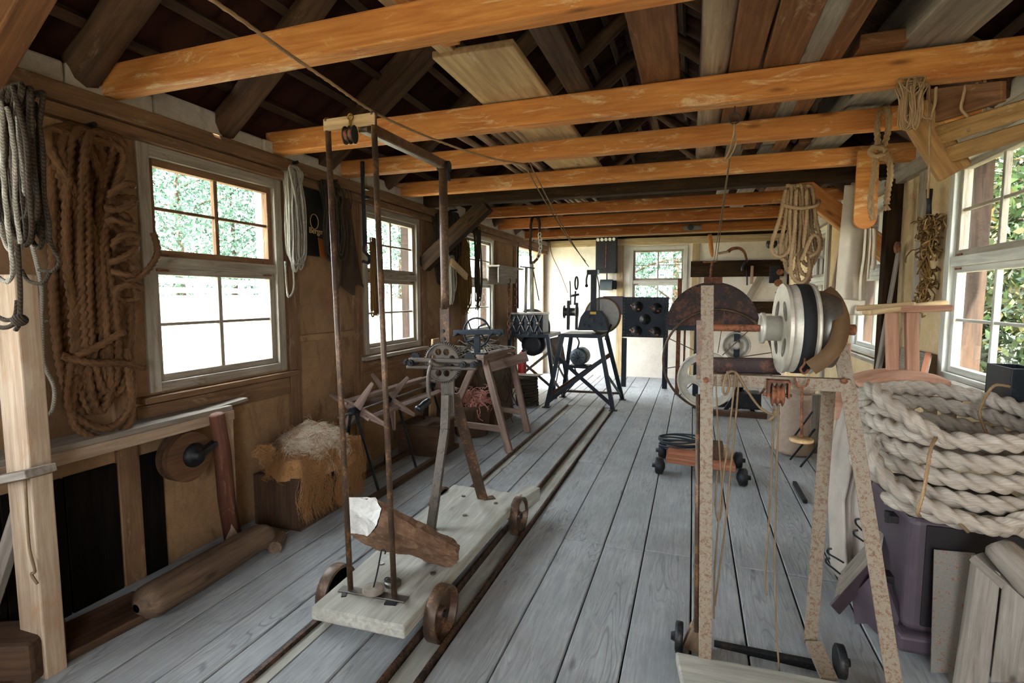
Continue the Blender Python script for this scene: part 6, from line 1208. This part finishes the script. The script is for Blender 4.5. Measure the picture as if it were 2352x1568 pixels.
nz = root('rope_noose', P(2020,380,y=3.55), 'tan rope noose knotted and looped over a tie beam at right', 'rope')
y_ = 3.57; R3 = lambda L: even(spl([P(a,b,y=c) for a,b,c in L],7),.008)
m = MB(); m.tube(R3([(2018,345,y_),(2015,300,y_-.02),(2022,258,y_+.03),(2032,246,3.66),(2040,252,y_-.01),(2041,285,y_-.02),(2036,318,y_),(2024,350,y_-.01)]), .0175, 15, lobes=3, pitch=.08)
m.tube(R3([(2030,352,y_),(2012,358,y_-.04),(2000,352,y_-.03),(2004,340,y_-.03),(2020,338,y_-.04),(2034,346,y_-.03)]), .017, 15, lobes=3, pitch=.08); m.build('knotted_loop', M['ropetan'], nz)
m = MB(); m.tube(R3([(2012,355,y_),(2008,400,y_-.01),(2001,440,y_),(2000,480,y_),(2006,505,y_+.01)]), .0175, 15, lobes=3, pitch=.08); m.build('left_end', M['ropetan'], nz)
m = MB(); m.tube(R3([(2030,348,y_),(2042,365,y_),(2045,400,y_),(2039,440,y_),(2036,470,y_)]), .0175, 15, lobes=3, pitch=.08); q = P(2036,470,y=y_)
for k in range(9): a = 2*pi*k/9; m.tube([q, q+V((.02*math.cos(a),.02*math.sin(a),-.03))], .005, 5)
m.build('frayed_end', M['ropetan'], nz)
pd = P(1990,430,y=4.46); zt_, zb_3 = P(1993,345,y=4.46).z, P(1988,526,y=4.46).z; w0 = .065
m = MB(); pol = [(-w0,zt_-pd.z),(w0*1.0,zt_-pd.z),(w0*1.12,zb_3-pd.z+.08)]+[(w0*1.12*math.cos(a),zb_3-pd.z+.08+.08*math.sin(a)) for a in [-.3-(pi-.6)*k/8 for k in range(9)]]+[(-w0*1.12,zb_3-pd.z+.08)]
m.plate([pol], .03, pd, (1,0,0), (0,0,1)); tag(m.build('wooden_paddle', M['beam'], bevel=.005), 'orange wooden paddle board with rounded end hung from the beam', 'paddle')
m = MB(); m.bar(P(1962,420,y=4.75), P(1916,662,y=4.6), .04, .025, up=(0,1,0)); tag(m.build('leaning_stick', M['wood'], bevel=.004), 'slanting brown stick hanging left of the pale canvas belt', 'stick')
def belt(name, L, w, wd, label):
    m = MB(); strip(m, spl([P(a,b,y=c) for a,b,c in L],8), w, wd); return tag(m.build(name, M['canvas'], solid=.008), label, 'belt', 'canvas belts hanging at right')
belt('canvas_belt', [(1975,425,4.62),(1968,500,4.60),(1960,580,4.58),(1952,690,4.55)], .22, (.95,.25,0), 'wide pale canvas belt hanging beside the slanting stick')
belt('canvas_belt', [(1990,520,4.5),(1985,590,4.48),(1978,640,4.46),(1976,690,4.45)], .06, (.5,.85,0), 'narrow canvas strip hanging below the orange paddle, nearest the wide belt')
belt('canvas_belt', [(2000,525,4.5),(1999,560,4.48),(1993,640,4.47)], .05, (.4,.9,0), 'middle narrow canvas strip hanging below the orange paddle')
belt('canvas_belt', [(2008,525,4.5),(2008,570,4.48),(2004,620,4.47)], .05, (.6,.8,0), 'shortest canvas strip below the orange paddle, nearest the window')
m = MB(); a = P(1950,688,y=4.5); b = P(1945,722,y=4.5); m.bar(a, b, .2, .06, up=(0,1,0)); m.bar(P(1972,700,y=4.44), P(1966,722,y=4.44), .03, .03); tag(m.build('belt_end_block', M['canvas'], bevel=.01), 'pale folded end of the wide canvas belt', 'belt end')
hk = root('rope_coil', P(2088,250,y=2.86), 'small hank of thin tan twine hanging under the second beam', 'rope coil')
xx = P(2088,250,y=2.84).x
loops(TY(2.86), xx, .1, 2.47, P(2090,303,y=2.84).z, 22, .0035, 91, 0, .6, 5, .05, None, 0).build('twine_loops', M['ropetan'], hk)
m = MB(); m.tube(spl([P(2135,195,y=2.86),P(2136,290,y=2.86),P(2134,380,y=2.86),P(2131,455,y=2.86)],5), .0045, 6); tag(m.build('dangling_string', M['ropetan']), 'single tan cord hanging from the second beam past the timber trough', 'rope')
for i, (L_) in enumerate(([(2118,205),(2110,235),(2112,255),(2122,270),(2138,272)],[(2150,200),(2148,235),(2142,255),(2138,275)],[(2218,195),(2212,225),(2208,250),(2225,270),(2232,292),(2222,300)],[(2245,190),(2238,215),(2232,232)],[(2262,185),(2260,235),(2266,265),(2275,290)])):
    m = MB(); m.tube(spl([P(a,b,y=2.80) for a,b in L_],5), .006, 6); tag(m.build('cord_end', M['ropetan']), ['leftmost','second from left','middle','second from right','rightmost'][i]+' of the cord ends hanging before the timber trough', 'cord', 'cord ends before the trough')
rf = root('fibre_string', P(2134,560,x=1.43), 'long shaggy string of brown fibre bundles hanging by the large right window', 'fibre string')
m = MB(); a = P(2135,435,x=1.43); b = P(2133,500,x=1.43); m.tube([a, a.lerp(b,.5), b], [.02,.014,.018], 8); m.ball(b, .025, 8, 6); m.build('iron_clapper', M['iron'], rf)
m = MB(); rnd = random.Random(8); zt_, zz_ = P(2133,500,x=1.43).z, P(2128,695,x=1.43).z; yc_ = P(2130,600,x=1.43).y
for k in range(170):
    t = rnd.random()**1.5; p = V((1.43+rnd.uniform(-.03,.03), yc_+rnd.uniform(-.05,.05)*(1-.6*t), zt_+(zz_-zt_)*t)); L_ = [p]
    for q in range(4): p = p+V((rnd.gauss(0,.014), rnd.gauss(0,.03)*(1-.5*t), rnd.gauss(-.012,.02))); L_.append(p)
    m.tube(spl(L_,2), .0045, 4)
m.tube([V((1.43,yc_,zt_)), V((1.43,yc_,zz_))], .012, 6)
q_ = m.build('fibres', M['cordbrown'], rf); q_['kind'] = 'stuff'
